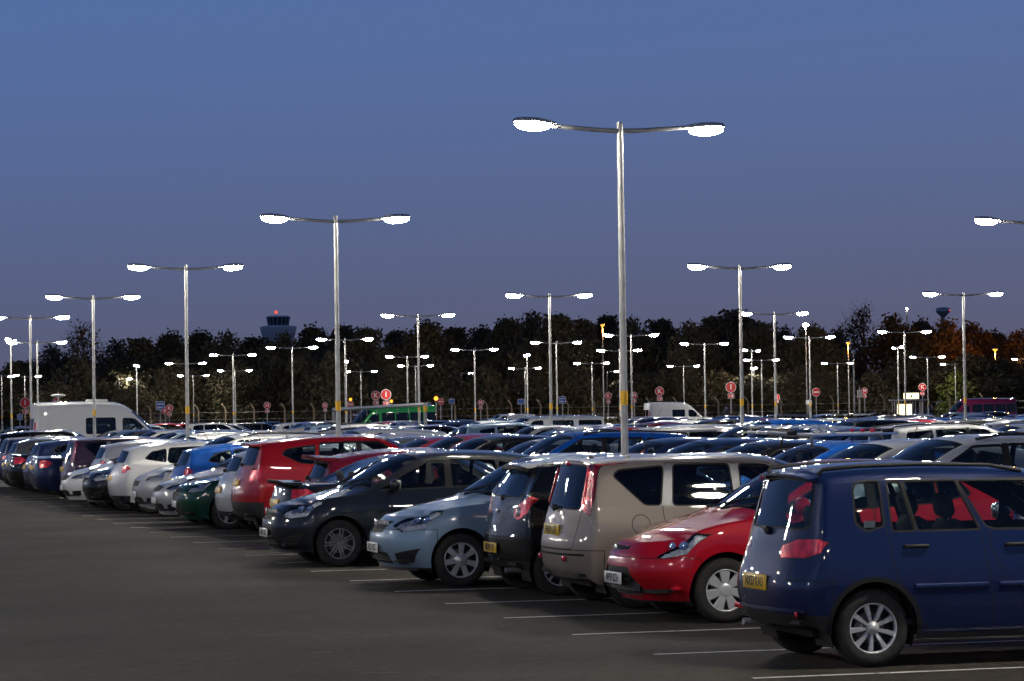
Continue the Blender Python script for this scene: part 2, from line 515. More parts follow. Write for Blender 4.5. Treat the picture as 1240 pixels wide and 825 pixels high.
class Body:
    def __init__(s, sp, sj, si):
        s.sp = sp; s.sj, s.si = sj, si
        P = car_net(sp); s.P = P
        saloon = len(sp['ur']) < 6
        M = P.copy(); M[:, :, 1] *= -1
        ext = np.concatenate([M[1:2], P, M[-2:-1]], 0)           # ghosts fore and aft
        sharp = np.zeros((NST + 2, 8), bool)
        sharp[6, 5:] = True                                       # cowl
        if saloon: sharp[10, 5:] = True
        else: sharp[12, 6:] = False
        D1 = dense(ext, sj, sharp)                                # (NJ, 8, 3)
        D1 = np.swapaxes(D1, 0, 1)                                # rows first
        g1 = D1[-2:-1].copy(); g1[:, :, 1] *= -1
        g0 = 2 * D1[0:1] - D1[1:2]
        ext2 = np.concatenate([g0, D1, g1], 0)
        sh2 = np.zeros(ext2.shape[:2], bool)
        nj = D1.shape[1]
        sh2[5, :] = True                                          # belt line / bonnet edge
        a = int(10.6 * sj)
        if not saloon: sh2[6, a:] = True; sh2[5, a:] = False       # roof edge at the tail
        D = dense(ext2, si, sh2)                                   # (NI, NJ, 3)
        s.D = np.swapaxes(D, 0, 1)                                 # (NJ, NI, 3)
        s.D[0, :, 1] = 0; s.D[-1, :, 1] = 0; s.D[:, -1, 1] = 0
        s.NJ, s.NI = s.D.shape[:2]
        bm = bmesh.new(); s.bm = bm
        s.lay = bm.faces.layers.int.new('reg'); s.lj = bm.faces.layers.int.new('jj'); s.li = bm.faces.layers.int.new('ii')
        vs = [[bm.verts.new(tuple(s.D[j, i])) for i in range(s.NI)] for j in range(s.NJ)]
        for j in range(s.NJ - 1):
            for i in range(s.NI - 1):
                q = (vs[j][i], vs[j][i + 1], vs[j + 1][i + 1], vs[j + 1][i])
                f = bm.faces.new(q); f.smooth = True
                f[s.lj] = j; f[s.li] = i
        bmesh.ops.remove_doubles(bm, verts=bm.verts[:], dist=.0008)
        bm.normal_update()
        bm.faces.ensure_lookup_table()
        # outward: side face must point to +y
        t = max(bm.faces, key=lambda f: f.calc_center_median().y)
        if t.normal.y < 0:
            bmesh.ops.reverse_faces(bm, faces=bm.faces[:]); bm.normal_update()
        s.names = ['body']; s.info = {}
    def S(s, j, i):
        a = max(0, min(s.NJ - 1.001, j * s.sj)); b = max(0, min(s.NI - 1.001, i * s.si))
        j0, i0 = int(a), int(b); fj, fi = a - j0, b - i0
        D = s.D
        p = D[j0, i0] * (1 - fj) * (1 - fi) + D[j0 + 1, i0] * fj * (1 - fi) + D[j0, i0 + 1] * (1 - fj) * fi + D[j0 + 1, i0 + 1] * fj * fi
        return Vector(p)
    def ysurf(s, u, z):
        best = None
        D = s.D[:, :int(5 * s.si) + 1]
        d = (D[:, :, 0] - u) ** 2 + (D[:, :, 2] - z) ** 2 - D[:, :, 1] * 1e-3
        k = np.unravel_index(np.argmin(d), d.shape)
        return float(D[k[0], k[1], 1])
    def reg(s, name):
        if name not in s.names: s.names.append(name)
        return s.names.index(name)
    def cut(s, name, poly, O, A, B, filt, only=None):
        """faces whose projection on axes (A,B) lies in the convex polygon become region `name`"""
        bm = s.bm; rid = s.reg(name)
        n = len(poly)
        area = sum(poly[i][0] * poly[(i + 1) % n][1] - poly[(i + 1) % n][0] * poly[i][1] for i in range(n))
        if area < 0: poly = poly[::-1]
        xs = [p[0] for p in poly]; ys = [p[1] for p in poly]
        x0, x1, y0, y1 = min(xs), max(xs), min(ys), max(ys)
        V = A.cross(B)
        cand = []
        okr = None if only is None else {s.reg(q) for q in only}
        for f in bm.faces:
            if okr is not None and f[s.lay] not in okr: continue
            if not filt(f): continue
            a = [(v.co - O).dot(A) for v in f.verts]; b = [(v.co - O).dot(B) for v in f.verts]
            if max(a) < x0 or min(a) > x1 or max(b) < y0 or min(b) > y1: continue
            cand.append(f)
        for k in range(n):
            if not cand: return []
            (ax, ay), (bx, by) = poly[k], poly[(k + 1) % n]
            dx, dy = bx - ax, by - ay
            l = math.hypot(dx, dy)
            if l < 1e-6: continue
            nin = (-dy / l, dx / l)                    # inward normal
            pco = O + A * ax + B * ay
            pno = A * nin[0] + B * nin[1]
            es = set(); vv = set()
            for f in cand:
                es.update(f.edges); vv.update(f.verts)
            res = bmesh.ops.bisect_plane(bm, geom=cand + list(es) + list(vv), dist=1e-5, plane_co=pco, plane_no=pno)
            fs = [g for g in res['geom'] if isinstance(g, bmesh.types.BMFace)]
            cand = [f for f in fs if (f.calc_center_median() - pco).dot(pno) > 0]
        for f in cand: f[s.lay] = rid
        return cand
    X = Vector((1, 0, 0)); Y = Vector((0, 1, 0)); Z = Vector((0, 0, 1)); ZERO = Vector((0, 0, 0))
    def side(s, name, poly, only=('body',), ny=.15, nmin=None):
        return s.cut(name, poly, s.ZERO, s.X, s.Z, (lambda f: f.normal.y > ny), only)
    def full(s, name, poly, only=('body',)):
        return s.cut(name, poly, s.ZERO, s.X, s.Z, (lambda f: True), only)
    def front(s, name, poly, only=('body',), umax=1.2):
        return s.cut(name, poly, s.ZERO, s.Y, s.Z, (lambda f: f.normal.x < -.12 and f.verts[0].co.x < umax), only)
    def rear(s, name, poly, only=('body',), back=1.6, nx=.12):
        L = s.sp['L']
        return s.cut(name, poly, s.ZERO, s.Y, s.Z, (lambda f: f.normal.x > nx and f.verts[0].co.x > L - back), only)
    def param(s, name, pts, only=('body',), ctr=False, grow=0.0, rad=1.2, rnd_=0.0):
        P3 = [s.S(j, i) for j, i in pts]
        jm = sum(p[0] for p in pts) / len(pts); im = sum(p[1] for p in pts) / len(pts)
        c = sum(P3, Vector()) / len(P3)
        nrm = Vector()
        for k in range(len(P3)): nrm += (P3[k] - c).cross(P3[(k + 1) % len(P3)] - c)
        nrm.normalize()
        out = (s.S(jm, im) - Vector((s.sp['L'] / 2, 0, .7)))
        if nrm.dot(out) < 0: nrm = -nrm
        A = s.Z.cross(nrm)
        if A.length < .05: A = s.Y.copy()
        A.normalize(); B = nrm.cross(A).normalized()
        poly = []
        for p, (j, i) in zip(P3, pts):
            q = p.copy()
            if ctr and i >= 6.99: q.y -= .2
            if ctr and (j >= 12.99 or j <= .01): q.y -= .2
            poly.append(((q - c).dot(A), (q - c).dot(B)))
        if rnd_: poly = rpoly(poly, rnd_)
        if grow: poly = poly_offset(poly, grow)
        return s.cut(name, poly, c, A, B, (lambda f: f.normal.dot(nrm) > .1 and (f.verts[0].co - c).length < rad), only)

    def emit(s, faces, mode, shift=0.0, flip=False, L=None):
        """verts, faces, normals for a face list; mode 'both' | 1 | -1; local car axes (x forward)"""
        L2 = s.sp['L'] / 2
        V = []; F = []; N = []; FI = []
        for sg in ((1, -1) if mode == 'both' else (mode,)):
            idx = {}
            for f in faces:
                q = []
                for v in f.verts:
                    key = v.index
                    if mode == 'both' and abs(v.co.y) < 1e-5: key = (v.index,)
                    k = idx.get(key)
                    if k is None:
                        n = v.normal
                        co = v.co + n * shift
                        k = len(V); idx[key] = k
                        V.append((L2 - co.x, sg * co.y, co.z)); nn = Vector((-n.x, sg * n.y, n.z))
                        if flip: nn = -nn
                        N.append(nn)
                    q.append(k)
                # u -> x mirrors the winding once; sg=-1 mirrors again
                if (sg == 1) != flip: q = q[::-1]
                F.append(q); FI.append(f)
        return V, F, N, FI
# ---------------------------------------------------------------- wheels
WHEELS = {}
def wheel_meshes(style, r, wd=.195, lod=0):
    key = (style, round(r, 3), lod)
    if key in WHEELS: return WHEELS[key]
    n = 40 if lod == 0 else 20
    rr = r * .655                                     # rim radius
    h = wd / 2
    t = MB()
    t.lathe([(rr - .004, -h * .86), (rr + .012, -h * .98), ((r + rr) / 2 + .01, -h * 1.06), (r - .03, -h * 1.0), (r - .008, -h * .84), (r, -h * .55), (r, h * .55), (r - .008, h * .84),
             (r - .03, h * 1.0), ((r + rr) / 2 + .01, h * 1.06), (rr + .012, h * .98), (rr - .004, h * .86)], n, 'Y')
    tyre = t.mesh('tyre', ['tyre'])
    mt = {'mazda': 'rim_silver', 'corsa_twin': 'rim_grey'}.get(style, 'rim_silver')
    b = MB()                                          # barrel, brake and hub (behind the spokes), outer side at +y
    b.lathe([(rr * .98, -h * .8), (rr * .93, -h * .2), (rr * .93, h * .55)], n, 'Y', mi=0)
    b.lathe([(.001, h * .1), (rr * .62, h * .1), (rr * .62, h * -.1)], n, 'Y', mi=1)
    b.lathe([(.001, -h * .3), (rr * .94, -h * .3)], n, 'Y', mi=0)
    barrel = b.mesh('wheel', ['rim_back', 'rim_grey'])
    m = MB()
    m.lathe([(rr * .92, h * .50), (rr * .935, h * .84), (rr * .99, h * .93), (rr * 1.01, h * .88), (rr * 1.0, h * .8)], n, 'Y')
    m.lathe([(.001, h * .80), (rr * .13, h * .80), (rr * .18, h * .74), (rr * .20, h * .60)], 16, 'Y')
    def spoke(a, w0, w1, r0=.14, r1=.955, off0=0.0, off1=0.0, y0=.66, y1=.78, th=.20, mi=0):
        ca, sa = math.cos(a), math.sin(a)
        pts = []
        for (rad, wv, yy, of) in ((r0, w0, y0, off0), ((r0 + r1) / 2, (w0 + w1) / 2 * .97, (y0 + y1) / 2 + .05, (off0 + off1) / 2), (r1, w1, y1, off1)):
            for (sgn, dy, k) in ((-1, -th, 1), (-1, 0, .78), (1, 0, .78), (1, -th, 1)):
                x = rad * rr; z = (of + sgn * wv / 2 * k) * rr
                pts.append((x * ca - z * sa, (yy + dy) * h, x * sa + z * ca))
        fs = []
        for q in range(2):
            for k in range(3):
                fs.append((q * 4 + k, q * 4 + k + 1, q * 4 + 4 + k + 1, q * 4 + 4 + k)[::-1])
        m.add(pts, fs, mi)
    P2 = 2 * math.pi
    if style == 'mazda':
        for k in range(9): spoke(k * P2 / 9 + .2, .13, .25)
        m.lathe([(rr * .24, h * .62), (rr * .27, h * .84), (.001, h * .9)], 20, 'Y')
    elif style == 'fiesta':                           # steel-wheel trim with seven broad blades
        for k in range(7): spoke(k * P2 / 7, .26, .58, .1, .96, y0=.74, th=.1)
        m.lathe([(.001, h * .83), (rr * .16, h * .82), (rr * .36, h * .76), (rr * .40, h * .66)], 24, 'Y')
    elif style == 'ka':
        for k in range(5):
            a = k * P2 / 5 + .35
            spoke(a, .16, .17, .1, .5); spoke(a + .13, .10, .15, .40, .95, -.02, .12); spoke(a - .13, .10, .15, .40, .95, .02, -.12)
    elif style == 'corsa_cover':
        for k in range(7): spoke(k * P2 / 7 + .1, .22, .40, .1, .96, y0=.8, y1=.74, th=.14)
        m.lathe([(.001, h * .95), (rr * .12, h * .95), (rr * .16, h * .88), (rr * .36, h * .84), (rr * .40, h * .72)], 20, 'Y')
    elif style == 'corsa_twin':
        for k in range(7):
            a = k * P2 / 7 + .22
            spoke(a, .09, .10, .16, .96, .075, .10); spoke(a, .09, .10, .16, .96, -.075, -.10)
    elif style == 'five':
        for k in range(5): spoke(k * P2 / 5 + .3, .22, .30)
    elif style == 'ten':
        for k in range(10): spoke(k * P2 / 10 + .1, .09, .15)
    else:
        for k in range(6): spoke(k * P2 / 6, .2, .36, th=.12)
    rim = m.mesh('rim', [mt])
    WHEELS[key] = (tyre, barrel, rim)
    return WHEELS[key]

SEAT = {}
def seat_meshes():
    if SEAT: return SEAT
    m = MB()
    m.box((0, 0, .42), (.50, .50, .16), 0, None, .05)
    Rm = Matrix.Rotation(R(-14), 3, 'Y')
    m.box((-.30, 0, .74), (.13, .48, .62), 0, Rm, .06)
    SEAT['front'] = m.mesh('seat', ['seat'])
    h = MB(); h.box((-.40, 0, 1.14), (.10, .27, .20), 0, Rm, .045)
    h.tube([(-.375, .06, 1.0), (-.395, .06, 1.1)], .008, 6, 1); h.tube([(-.375, -.06, 1.0), (-.395, -.06, 1.1)], .008, 6, 1)
    SEAT['head'] = h.mesh('headrest', ['seat', 'chrome'])
    b = MB(); b.box((0, 0, .42), (.46, 1.24, .16), 0, None, .05); b.box((-.28, 0, .72), (.13, 1.24, .56), 0, Rm, .06)
    SEAT['rear'] = b.mesh('rear_seat', ['seat'])
    w = MB()
    w.lathe([(.165, -.012), (.18, 0), (.165, .012), (.15, 0), (.165, -.012)], 18, 'Z'); w.box((0, 0, 0), (.30, .05, .02)); w.ellipsoid((0, 0, 0), (.06, .06, .03), 10, 6)
    SEAT['wheel'] = w.mesh('steering_wheel', ['cabin'])
    return SEAT

def plate(root, txt, loc, rot, yellow, white_h=.111):
    m = MB(); m.box((0, 0, 0), (.515, white_h, .012), 0, None, .004)
    p = m.obj('number_plate', 'plate_yellow' if yellow else 'plate_white', root)
    p.location = loc; p.rotation_euler = rot
    if txt:
        t = link('lettering', text_mesh(txt, .103, 'ink', .001, .0016), p)
        t.scale = (.80, 1.0, 1); t.location = (0, -.002, .0075)
    return p

# ---------------------------------------------------------------- assembling a car
PAINTED = {'body', 'door', 'bonnet', 'tailgate', 'boot_lid', 'front_bumper', 'rear_bumper', 'fuel_flap', 'spoiler', 'door_mirror', 'antenna_base'}
def make_car(sp, lod=0):
    """prototype: an Empty with its parts; lod 0 close up, 1 mid distance, 2 far"""
    sj, si = ((7, 6), (4, 4), (3, 3))[lod]
    B = Body(sp, sj, si)
    L = sp['L']; w = sp['w']; bm = B.bm
    rw = sp['rw']
    root = empty(sp['name'])
    # --- wheel arches
    for ax in (sp['axf'], sp['axr']):
        Ra = rw + sp.get('arch', .052)
        n = 28 if lod == 0 else 18
        circ = [(ax + Ra * math.cos(2 * math.pi * k / n), sp.get('zc', rw) + .008 + Ra * math.sin(2 * math.pi * k / n)) for k in range(n)]
        if lod == 0 and sp.get('arch_lip'):
            B.side('arch_lip', poly_offset(circ, sp['arch_lip']), ny=.1)
            fs = B.side('cut', circ, only=('body', 'arch_lip'), ny=.1)
        else:
            fs = B.side('cut', circ, ny=.1)
        bmesh.ops.delete(bm, geom=fs, context='FACES')
    # --- glass
    gp = .016 if lod < 2 else .0
    nw = 0
    for k, poly in enumerate(sp['win']):
        poly = rpoly(poly, sp.get('winr', .035), 3 if lod == 0 else 2)
        if gp: B.side('trim', poly_offset(poly, gp), only=('body', 'trim'), ny=.05)
        B.side('window%d' % k, poly, only=('body', 'trim'), ny=.05)
    if sp.get('pillar'):
        for poly in sp['pillar']: B.side('pillar', poly, only=('body',), ny=.05)
    ws = sp.get('ws', [(5.05, 5.14), (5.96, 5.16), (5.96, 7), (5.03, 7)])
    B.param('trim', ws, only=('body',), ctr=True, grow=.018, rad=1.6)
    B.param('windscreen', ws, only=('body', 'trim'), ctr=True, rad=1.6)
    if sp.get('rw_param'):
        B.param('trim', sp['rw_param'], only=('body',), ctr=True, grow=.018, rad=1.6)
        B.param('rear_window', sp['rw_param'], only=('body', 'trim'), ctr=True, rad=1.6)
    elif sp.get('rwin'):
        rwn = rpoly(sp['rwin'], .04, 2)
        B.rear('trim', poly_offset(rwn, .014), only=('body',)); B.rear('rear_window', rwn, only=('body', 'trim'))
    # --- lamps
    for nm, pts in sp.get('lamps', {}).items():
        parts = nm.split(':')
        if lod == 0: B.param('trim', pts, only=('body', 'pillar'), grow=.006)
        B.param(nm, pts, only=('body', 'trim', 'pillar'), rad=.9)
    for nm, poly in sp.get('lamps_rear', {}).items():
        B.rear(nm, poly, only=('body', 'trim'))
    for nm, poly in sp.get('lamps_side', {}).items():
        B.side(nm, poly, only=('body', 'trim') + tuple(sp.get('lamps', {}).keys()), ny=-.3)
    # --- grilles and black plastic
    for poly in sp.get('grille', []): B.front('grille', poly)
    for poly in sp.get('fplastic', []): B.front('plastic', poly, only=('body', 'grille'))
    for poly in sp.get('rplastic', []): B.rear('plastic', poly)
    for poly in sp.get('splastic', []): B.full('plastic', poly, only=('body', 'trim', 'arch_lip'))
    # --- panels with their shut lines
    g = .0075
    if lod < 2:
        for poly in sp.get('doors', []):
            if lod == 0: B.side('gap', poly_offset(poly, g), ny=.05)
            B.side('door%d' % sp['doors'].index(poly), poly, only=('body', 'gap'), ny=.05)
        if sp.get('flap'):
            fu, fz, fr = sp['flap']
            c = [(fu + fr * math.cos(2 * math.pi * k / 18), fz + fr * math.sin(2 * math.pi * k / 18)) for k in range(18)]
            if lod == 0: B.side('gap', poly_offset(c, g)); B.side('fuel_flap', c, only=('body', 'gap'))
        if sp.get('tailgate'):
            tg = rpoly(sp['tailgate'], .05)
            if lod == 0: B.rear('gap', poly_offset(tg, g), nx=-.2)
            B.rear('tailgate', tg, only=('body', 'gap'), nx=-.2)
        if sp.get('rb'):                              # rear bumper line (u from, z)
            ub, zb = sp['rb']
            if lod == 0: B.full('gap', [(ub - g, 0), (L + .2, 0), (L + .2, zb + g), (ub - g, zb + g)], only=('body',))
            B.full('rear_bumper', [(ub, 0), (L + .2, 0), (L + .2, zb), (ub, zb)], only=('body', 'gap'))
        if sp.get('fb'):
            ub, zb = sp['fb']
            if lod == 0: B.full('gap', [(-.3, 0), (ub + g, 0), (ub + g, zb + g), (-.3, zb + g)], only=('body',))
            B.full('front_bumper', [(-.3, 0), (ub, 0), (ub, zb), (-.3, zb)], only=('body', 'gap'))
        # bonnet = patch above row 4 and before the cowl
        rid = B.reg('bonnet'); j5 = 5 * sj
        for f in bm.faces:
            if f[B.lay] == 0 and f[B.li] >= 4 * si and f[B.lj] < j5: f[B.lay] = rid
        if len(sp['ur']) < 6:
            rid = B.reg('boot_lid')
            for f in bm.faces:
                if f[B.lay] == 0 and f[B.li] >= 4 * si and f[B.lj] >= 9 * sj: f[B.lay] = rid
    bm.normal_update(); bm.verts.index_update()
    by = {}
    for f in bm.faces: by.setdefault(B.names[f[B.lay]], []).append(f)
    def comps(fs):
        left = set(fs); out = []
        while left:
            f0 = left.pop(); comp = [f0]; todo = [f0]
            while todo:
                f = todo.pop()
                for v in f.verts:
                    for g_ in v.link_faces:
                        if g_ in left: left.discard(g_); comp.append(g_); todo.append(g_)
            out.append(comp)
        return sorted(out, key=len, reverse=True)
    for q in ('tailgate', 'bonnet', 'boot_lid', 'front_bumper', 'rear_bumper', 'door0', 'door1'):
        if by.get(q):
            cs = comps(by[q]); by[q] = cs[0]
            for c_ in cs[1:]:
                for f in c_: f[B.lay] = 0
                by.setdefault('body', []).extend(c_)
    matof = {'gap': 'gap', 'trim': 'trim', 'plastic': 'plastic', 'grille': 'plastic', 'arch_lip': sp.get('lip_mat', 'plastic'), 'pillar': sp.get('pillar_mat', 'trim')}
    # body shell with its seals and plastics
    bfs = by.get('body', []); mats = ['paint']; V, F, N, FI = [], [], [], []; fm = []
    allb = list(bfs)
    for q in ('gap', 'trim', 'pillar', 'arch_lip'): allb += by.get(q, [])
    for f in by.get('gap', []): pass
    V, F, N, FI = B.emit(allb, 'both')
    order = ['paint', 'gap', 'trim', 'arch_lip', 'pillar']
    mmap = {0: 0}
    for f in FI:
        nm = B.names[f[B.lay]]
        fm.append({'body': 0, 'gap': 1, 'trim': 2, 'arch_lip': 3, 'pillar': 4}[nm])
    me = mesh_from('body', V, F, ['paint', 'gap', 'trim', matof['arch_lip'], matof['pillar']], fm, True, N)
    link('body', me, root)
    def part(name, reg, mat, pair, shift=0.0):
        fs = by.get(reg)
        if not fs: return []
        res = []
        for md in ((1, -1) if pair else ('both',)):
            V, F, N, FI = B.emit(fs, md, shift)
            res.append(link(name, mesh_from(name, V, F, [mat], None, True, N), root))
        return res
    part('bonnet', 'bonnet', 'paint', False); part('rear_door' if sp.get('rear_doors') else 'tailgate', 'tailgate', 'paint', bool(sp.get('rear_doors'))); part('boot_lid', 'boot_lid', 'paint', False)
    part('front_bumper', 'front_bumper', 'paint', False); part('rear_bumper', 'rear_bumper', 'paint', False)
    def pieces(name, reg, mat, shift=0.0):
        """each connected piece of a region is an object of its own"""
        for comp in comps(by.get(reg, [])):
            ctr = any(abs(v.co.y) < 1e-4 for f in comp for v in f.verts)
            for md in (('both',) if ctr else (1, -1)):
                V, F, N, FI = B.emit(comp, md, shift)
                link(name, mesh_from(name, V, F, [mat], None, True, N), root)
    pieces('fuel_flap', 'fuel_flap', 'paint')
    pieces('lower_trim', 'plastic', 'plastic'); pieces('grille', 'grille', 'trim', -.012)
    doors = []
    for k in range(len(sp.get('doors', []))): doors.append(part('door', 'door%d' % k, 'paint', True))
    for k in range(len(sp['win'])):
        dk = sp.get('dark', [])
        part('window', 'window%d' % k, 'glass_dark' if (k in dk or lod == 2) else 'glass', True, -.006)
    part('windscreen', 'windscreen', 'glass', False, -.004)
    part('rear_window', 'rear_window', 'glass_dark' if (sp.get('dark_rear', False) or lod == 2) else 'glass', False, -.004)
    for nm in [n for n in B.names if ':' in n]:
        nn, mt = nm.split(':')[:2]
        if not by.get(nm): continue
        if nn == 'headlight' and lod < 2:
            for md in (1, -1):
                V, F, N, FI = B.emit(by[nm], md)
                hl = link('headlight', mesh_from('headlight', V, F, ['lens'], None, True, N), root)
                V2, F2, N2, _ = B.emit(by[nm], md, -.030)
                c = sum((Vector(v) for v in V2), Vector()) / len(V2)
                rj = random.Random(3); rb = MB()
                nv = sum((Vector(v) for v in N), Vector()).normalized()
                rb.add([c + (Vector(v) - c) * .96 + nv * rj.uniform(-.016, .016) + Vector((0, 0, rj.uniform(-.008, .008))) for v in V2], F2, 0, False)
                # dark bezel round the bowl
                for (dx, rr_) in sp.get('hl_bowls', [(0.0, .048)]):
                    nv = sum((Vector(v) for v in N), Vector()).normalized()
                    tx = Vector((0, 0, 1)).cross(nv).normalized() * md
                    pc = c + nv * .012 + tx * dx
                    n_ = 16
                    upv = nv.cross(tx)
                    ring = [[pc + (tx * math.cos(2 * math.pi * a / n_) + upv * math.sin(2 * math.pi * a / n_)) * r2 + nv * d2 for a in range(n_)] for (r2, d2) in ((rr_, .014), (rr_ * .92, .0), (rr_ * .45, -.006), (rr_ * .38, .008), (.002, .020))]
                    vs = [p for q in ring for p in q]
                    fs = [(q * n_ + a, q * n_ + (a + 1) % n_, (q + 1) * n_ + (a + 1) % n_, (q + 1) * n_ + a) for q in range(4) for a in range(n_)]
                    rb.add(vs, fs, 1, True)
                rb.obj('reflector', ['reflector', 'bulb'], hl)
        else:
            mat_ = mt if (mt in MATS) else 'red_lens'
            if nn == 'headlight': mat_ = 'reflector'
            part(nn, nm, mat_, True, .003 if lod == 0 else 0)
    # --- inside lining: the body shell has a dark inner face
    inner = [f for f in allb + sum((by.get('door%d' % k, []) for k in range(9)), []) + by.get('tailgate', [])
             if f[B.lj] >= 5 * sj and f.calc_center_median().z > .45 and f[B.lj] < 13 * sj]
    V, F, N, FI = B.emit(inner, 'both', -.028, True)
    link('cabin_lining', mesh_from('cabin_lining', V, F, ['cabin'], None, True), root)
    # --- arch liners
    m = MB()
    for ax in (sp['axf'], sp['axr']):
        for sg in (-1, 1):
            n = 14; Ra = rw + .055; y0 = w * .93; y1 = w - .42
            zc = sp.get('zc', rw) + .008
            vs = []; fs = []
            for k in range(n + 1):
                a = R(-25) + R(230) * k / n
                for y in (y0, y1): vs.append((L / 2 - ax + Ra * math.cos(a), sg * y, zc + Ra * math.sin(a)))
            for k in range(n): fs.append((2 * k, 2 * k + 1, 2 * k + 3, 2 * k + 2))
            m.add(vs, fs, 0, True)
            m.add([vs[2 * k + 1] for k in range(n + 1)], [list(range(n + 1))], 0)
    zu = sp.get('zs', [.2])[0]
    m.box((0, 0, zu + .07), (L - .55, 2 * w * .62, .10)); m.box((0, 0, zu + .05), (sp['axr'] - sp['axf'] - .75, 2 * w * .93, .06), 0, Matrix.Identity(3))
    m.box((L / 2 - .33, 0, zu + .10), (.40, 2 * w * .80, .03)); m.box((-L / 2 + .36, 0, zu + .14), (.5, 2 * w * .80, .03))
    m.obj('underbody', 'under', root)
    # --- wheels
    ty, ba, ri = wheel_meshes(sp['wheel'], rw, sp.get('wd', .195), min(lod, 1))
    for ax in (sp['axf'], sp['axr']):
        for sg in (1, -1):
            y = sg * (w * sp.get('track', .985) - sp.get('wd', .195) / 2 - .018)
            wh = link('wheel', ba, root); wh.location = (L / 2 - ax, y, rw); wh.rotation_euler = (0, 0.3 * ax, 0 if sg > 0 else math.pi)
            if lod < 2:
                link('tyre', ty, wh); link('rim', ri, wh)
            else:
                link('tyre', ty, wh); link('rim', ri, wh)
    # --- cabin
    cow = sp['cow_u']
    S_ = seat_meshes()
    if lod < 2 and not sp.get('noseats'):
        zf = sp.get('seat_dz', .0)
        for sg in (-1, 1):
            o = link('seat', S_['front'], root); o.location = (L / 2 - sp['seat_u'], sg * .36, zf + .06)
            link('headrest', S_['head'], o)
        o = link('rear_seat', S_['rear'], root); o.location = (L / 2 - sp['seat_u'] - .82, 0, zf + .09)
        for sg in (-.40, .40):
            hh = link('headrest', S_['head'], o); hh.location = (.03, sg, -.13)
        o = link('steering_wheel', S_['wheel'], root); o.location = (L / 2 - sp['seat_u'] + .48, -.36, zf + .90); o.rotation_euler = (0, R(-62), 0)
        if lod == 0:
            m = MB(); m.tube([(0, .05, 0), (0, -.05, 0)], .01, 6); m.box((-.02, 0, -.02), (.025, .22, .06), 0, None, .01)
            o = m.obj('rear_view_mirror', 'cabin', root); o.location = (L / 2 - sp['t7'][1][0] - .02, 0, sp['t7'][1][1] - .13)
    zbelt = sp['z4'][2]
    m = MB()
    m.box((L / 2 - (cow + .62), 0, zbelt - .09), (.62, 2 * w * .80, .16), 0, None, .04)
    m.box((L / 2 - (cow + .35), 0, zbelt - .045), (.62, 2 * w * .80, .03), 0, None, .01)
    zp = sp['z4'][6] - .03; rl = sp.get('shelf', .55)
    m.box((-L / 2 + .22 + rl / 2, 0, zp), (rl, 2 * w * .74, .03), 0, None, .01)
    m.box((0, 0, .33), (L * .55, 2 * w * .86, .04))
    m.obj('dashboard', 'cabin', root)
    # --- mirrors, handles, wipers
    if sp.get('mirror'):
        mu, mz = sp['mirror']
        for sg in (1, -1):
            y0 = B.ysurf(mu, mz - .03)
            m = MB(); m.ellipsoid((0, 0, 0), (.075, .115, .082), 14, 8, 0); m.box((-.045, 0, 0), (.03, .17, .115), 1, None, .02)
            m.box((.0, -.10, -.055), (.07, .12, .03), 2, None, .012)
            o = m.obj('door_mirror', ['paint', 'chrome', 'plastic'], root)
            o.location = (L / 2 - mu, sg * (y0 + .115), mz); o.scale = (1, sg, 1)
            if sg < 0: o.scale = (1, 1, 1); o.rotation_euler = (0, 0, 0); o.scale = (1, -1, 1)
    if lod < 2:
        for (hu, hz) in sp.get('handles', []):
            for sg in (1, -1):
                y0 = B.ysurf(hu, hz)
                m = MB(); m.ellipsoid((0, -.012, -.002), (.075, .013, .034), 12, 6, 1); m.box((.01, .022, .008), (.20, .020, .030), 0, None, .009)
                m.box((.10, .008, .008), (.02, .03, .024), 0); m.box((-.08, .008, .008), (.02, .03, .024), 0)
                o = m.obj('door_handle', [sp.get('handle_mat', 'paint'), 'gap'], root)
                o.location = (L / 2 - hu, sg * y0, hz); o.scale = (1, sg, 1)
        a = B.S(5.10, 6.9); b_ = B.S(5.32, 5.5); n0 = Vector((-.5, 0, .86))
        for sg, (p, q) in ((1, (a, b_)), (1, (B.S(5.08, 6.2), B.S(5.16, 5.3)))):
            m = MB(); pts = [Vector((L / 2 - v.x, v.y * sg, v.z)) + Vector((.012, 0, .016)) for v in (p, (p + q) / 2 + Vector((0, 0, .004)), q)]
            m.tube(pts, .009, 6); m.tube([pts[0], pts[0] + Vector((.08, -.02, -.015))], .014, 6)
            m.obj('wiper', 'plastic', root)
        if sp.get('rwiper'):
            y_, z_, dy, dz, ur_ = sp['rwiper']
            m = MB(); m.tube([(-L / 2 + (L - ur_) , y_, z_), (-L / 2 + (L - ur_) + .02, y_ + dy * .5, z_ + dz * .5), (-L / 2 + (L - ur_) + .03, y_ + dy, z_ + dz)], [.022, .014, .010], 6)
            m.ellipsoid((-L / 2 + (L - ur_) , y_, z_), (.03, .035, .035), 10, 6)
            m.obj('rear_wiper', 'plastic', root)
    if sp.get('extra'): sp['extra'](root, B, sp, lod)
    bm.free()
    return root

CHILD = {}
def index_children(root):
    CHILD[root.name] = [(c, list(c.children)) for c in root.children]
def clone(root, c):
    r = root.copy(); col.objects.link(r)
    for k, gs in CHILD[root.name]:
        d = k.copy(); col.objects.link(d); d.parent = r; d.color = c if len(c) == 4 else (*c, .4)
        for g in gs:
            h = g.copy(); col.objects.link(h); h.parent = d
    return r
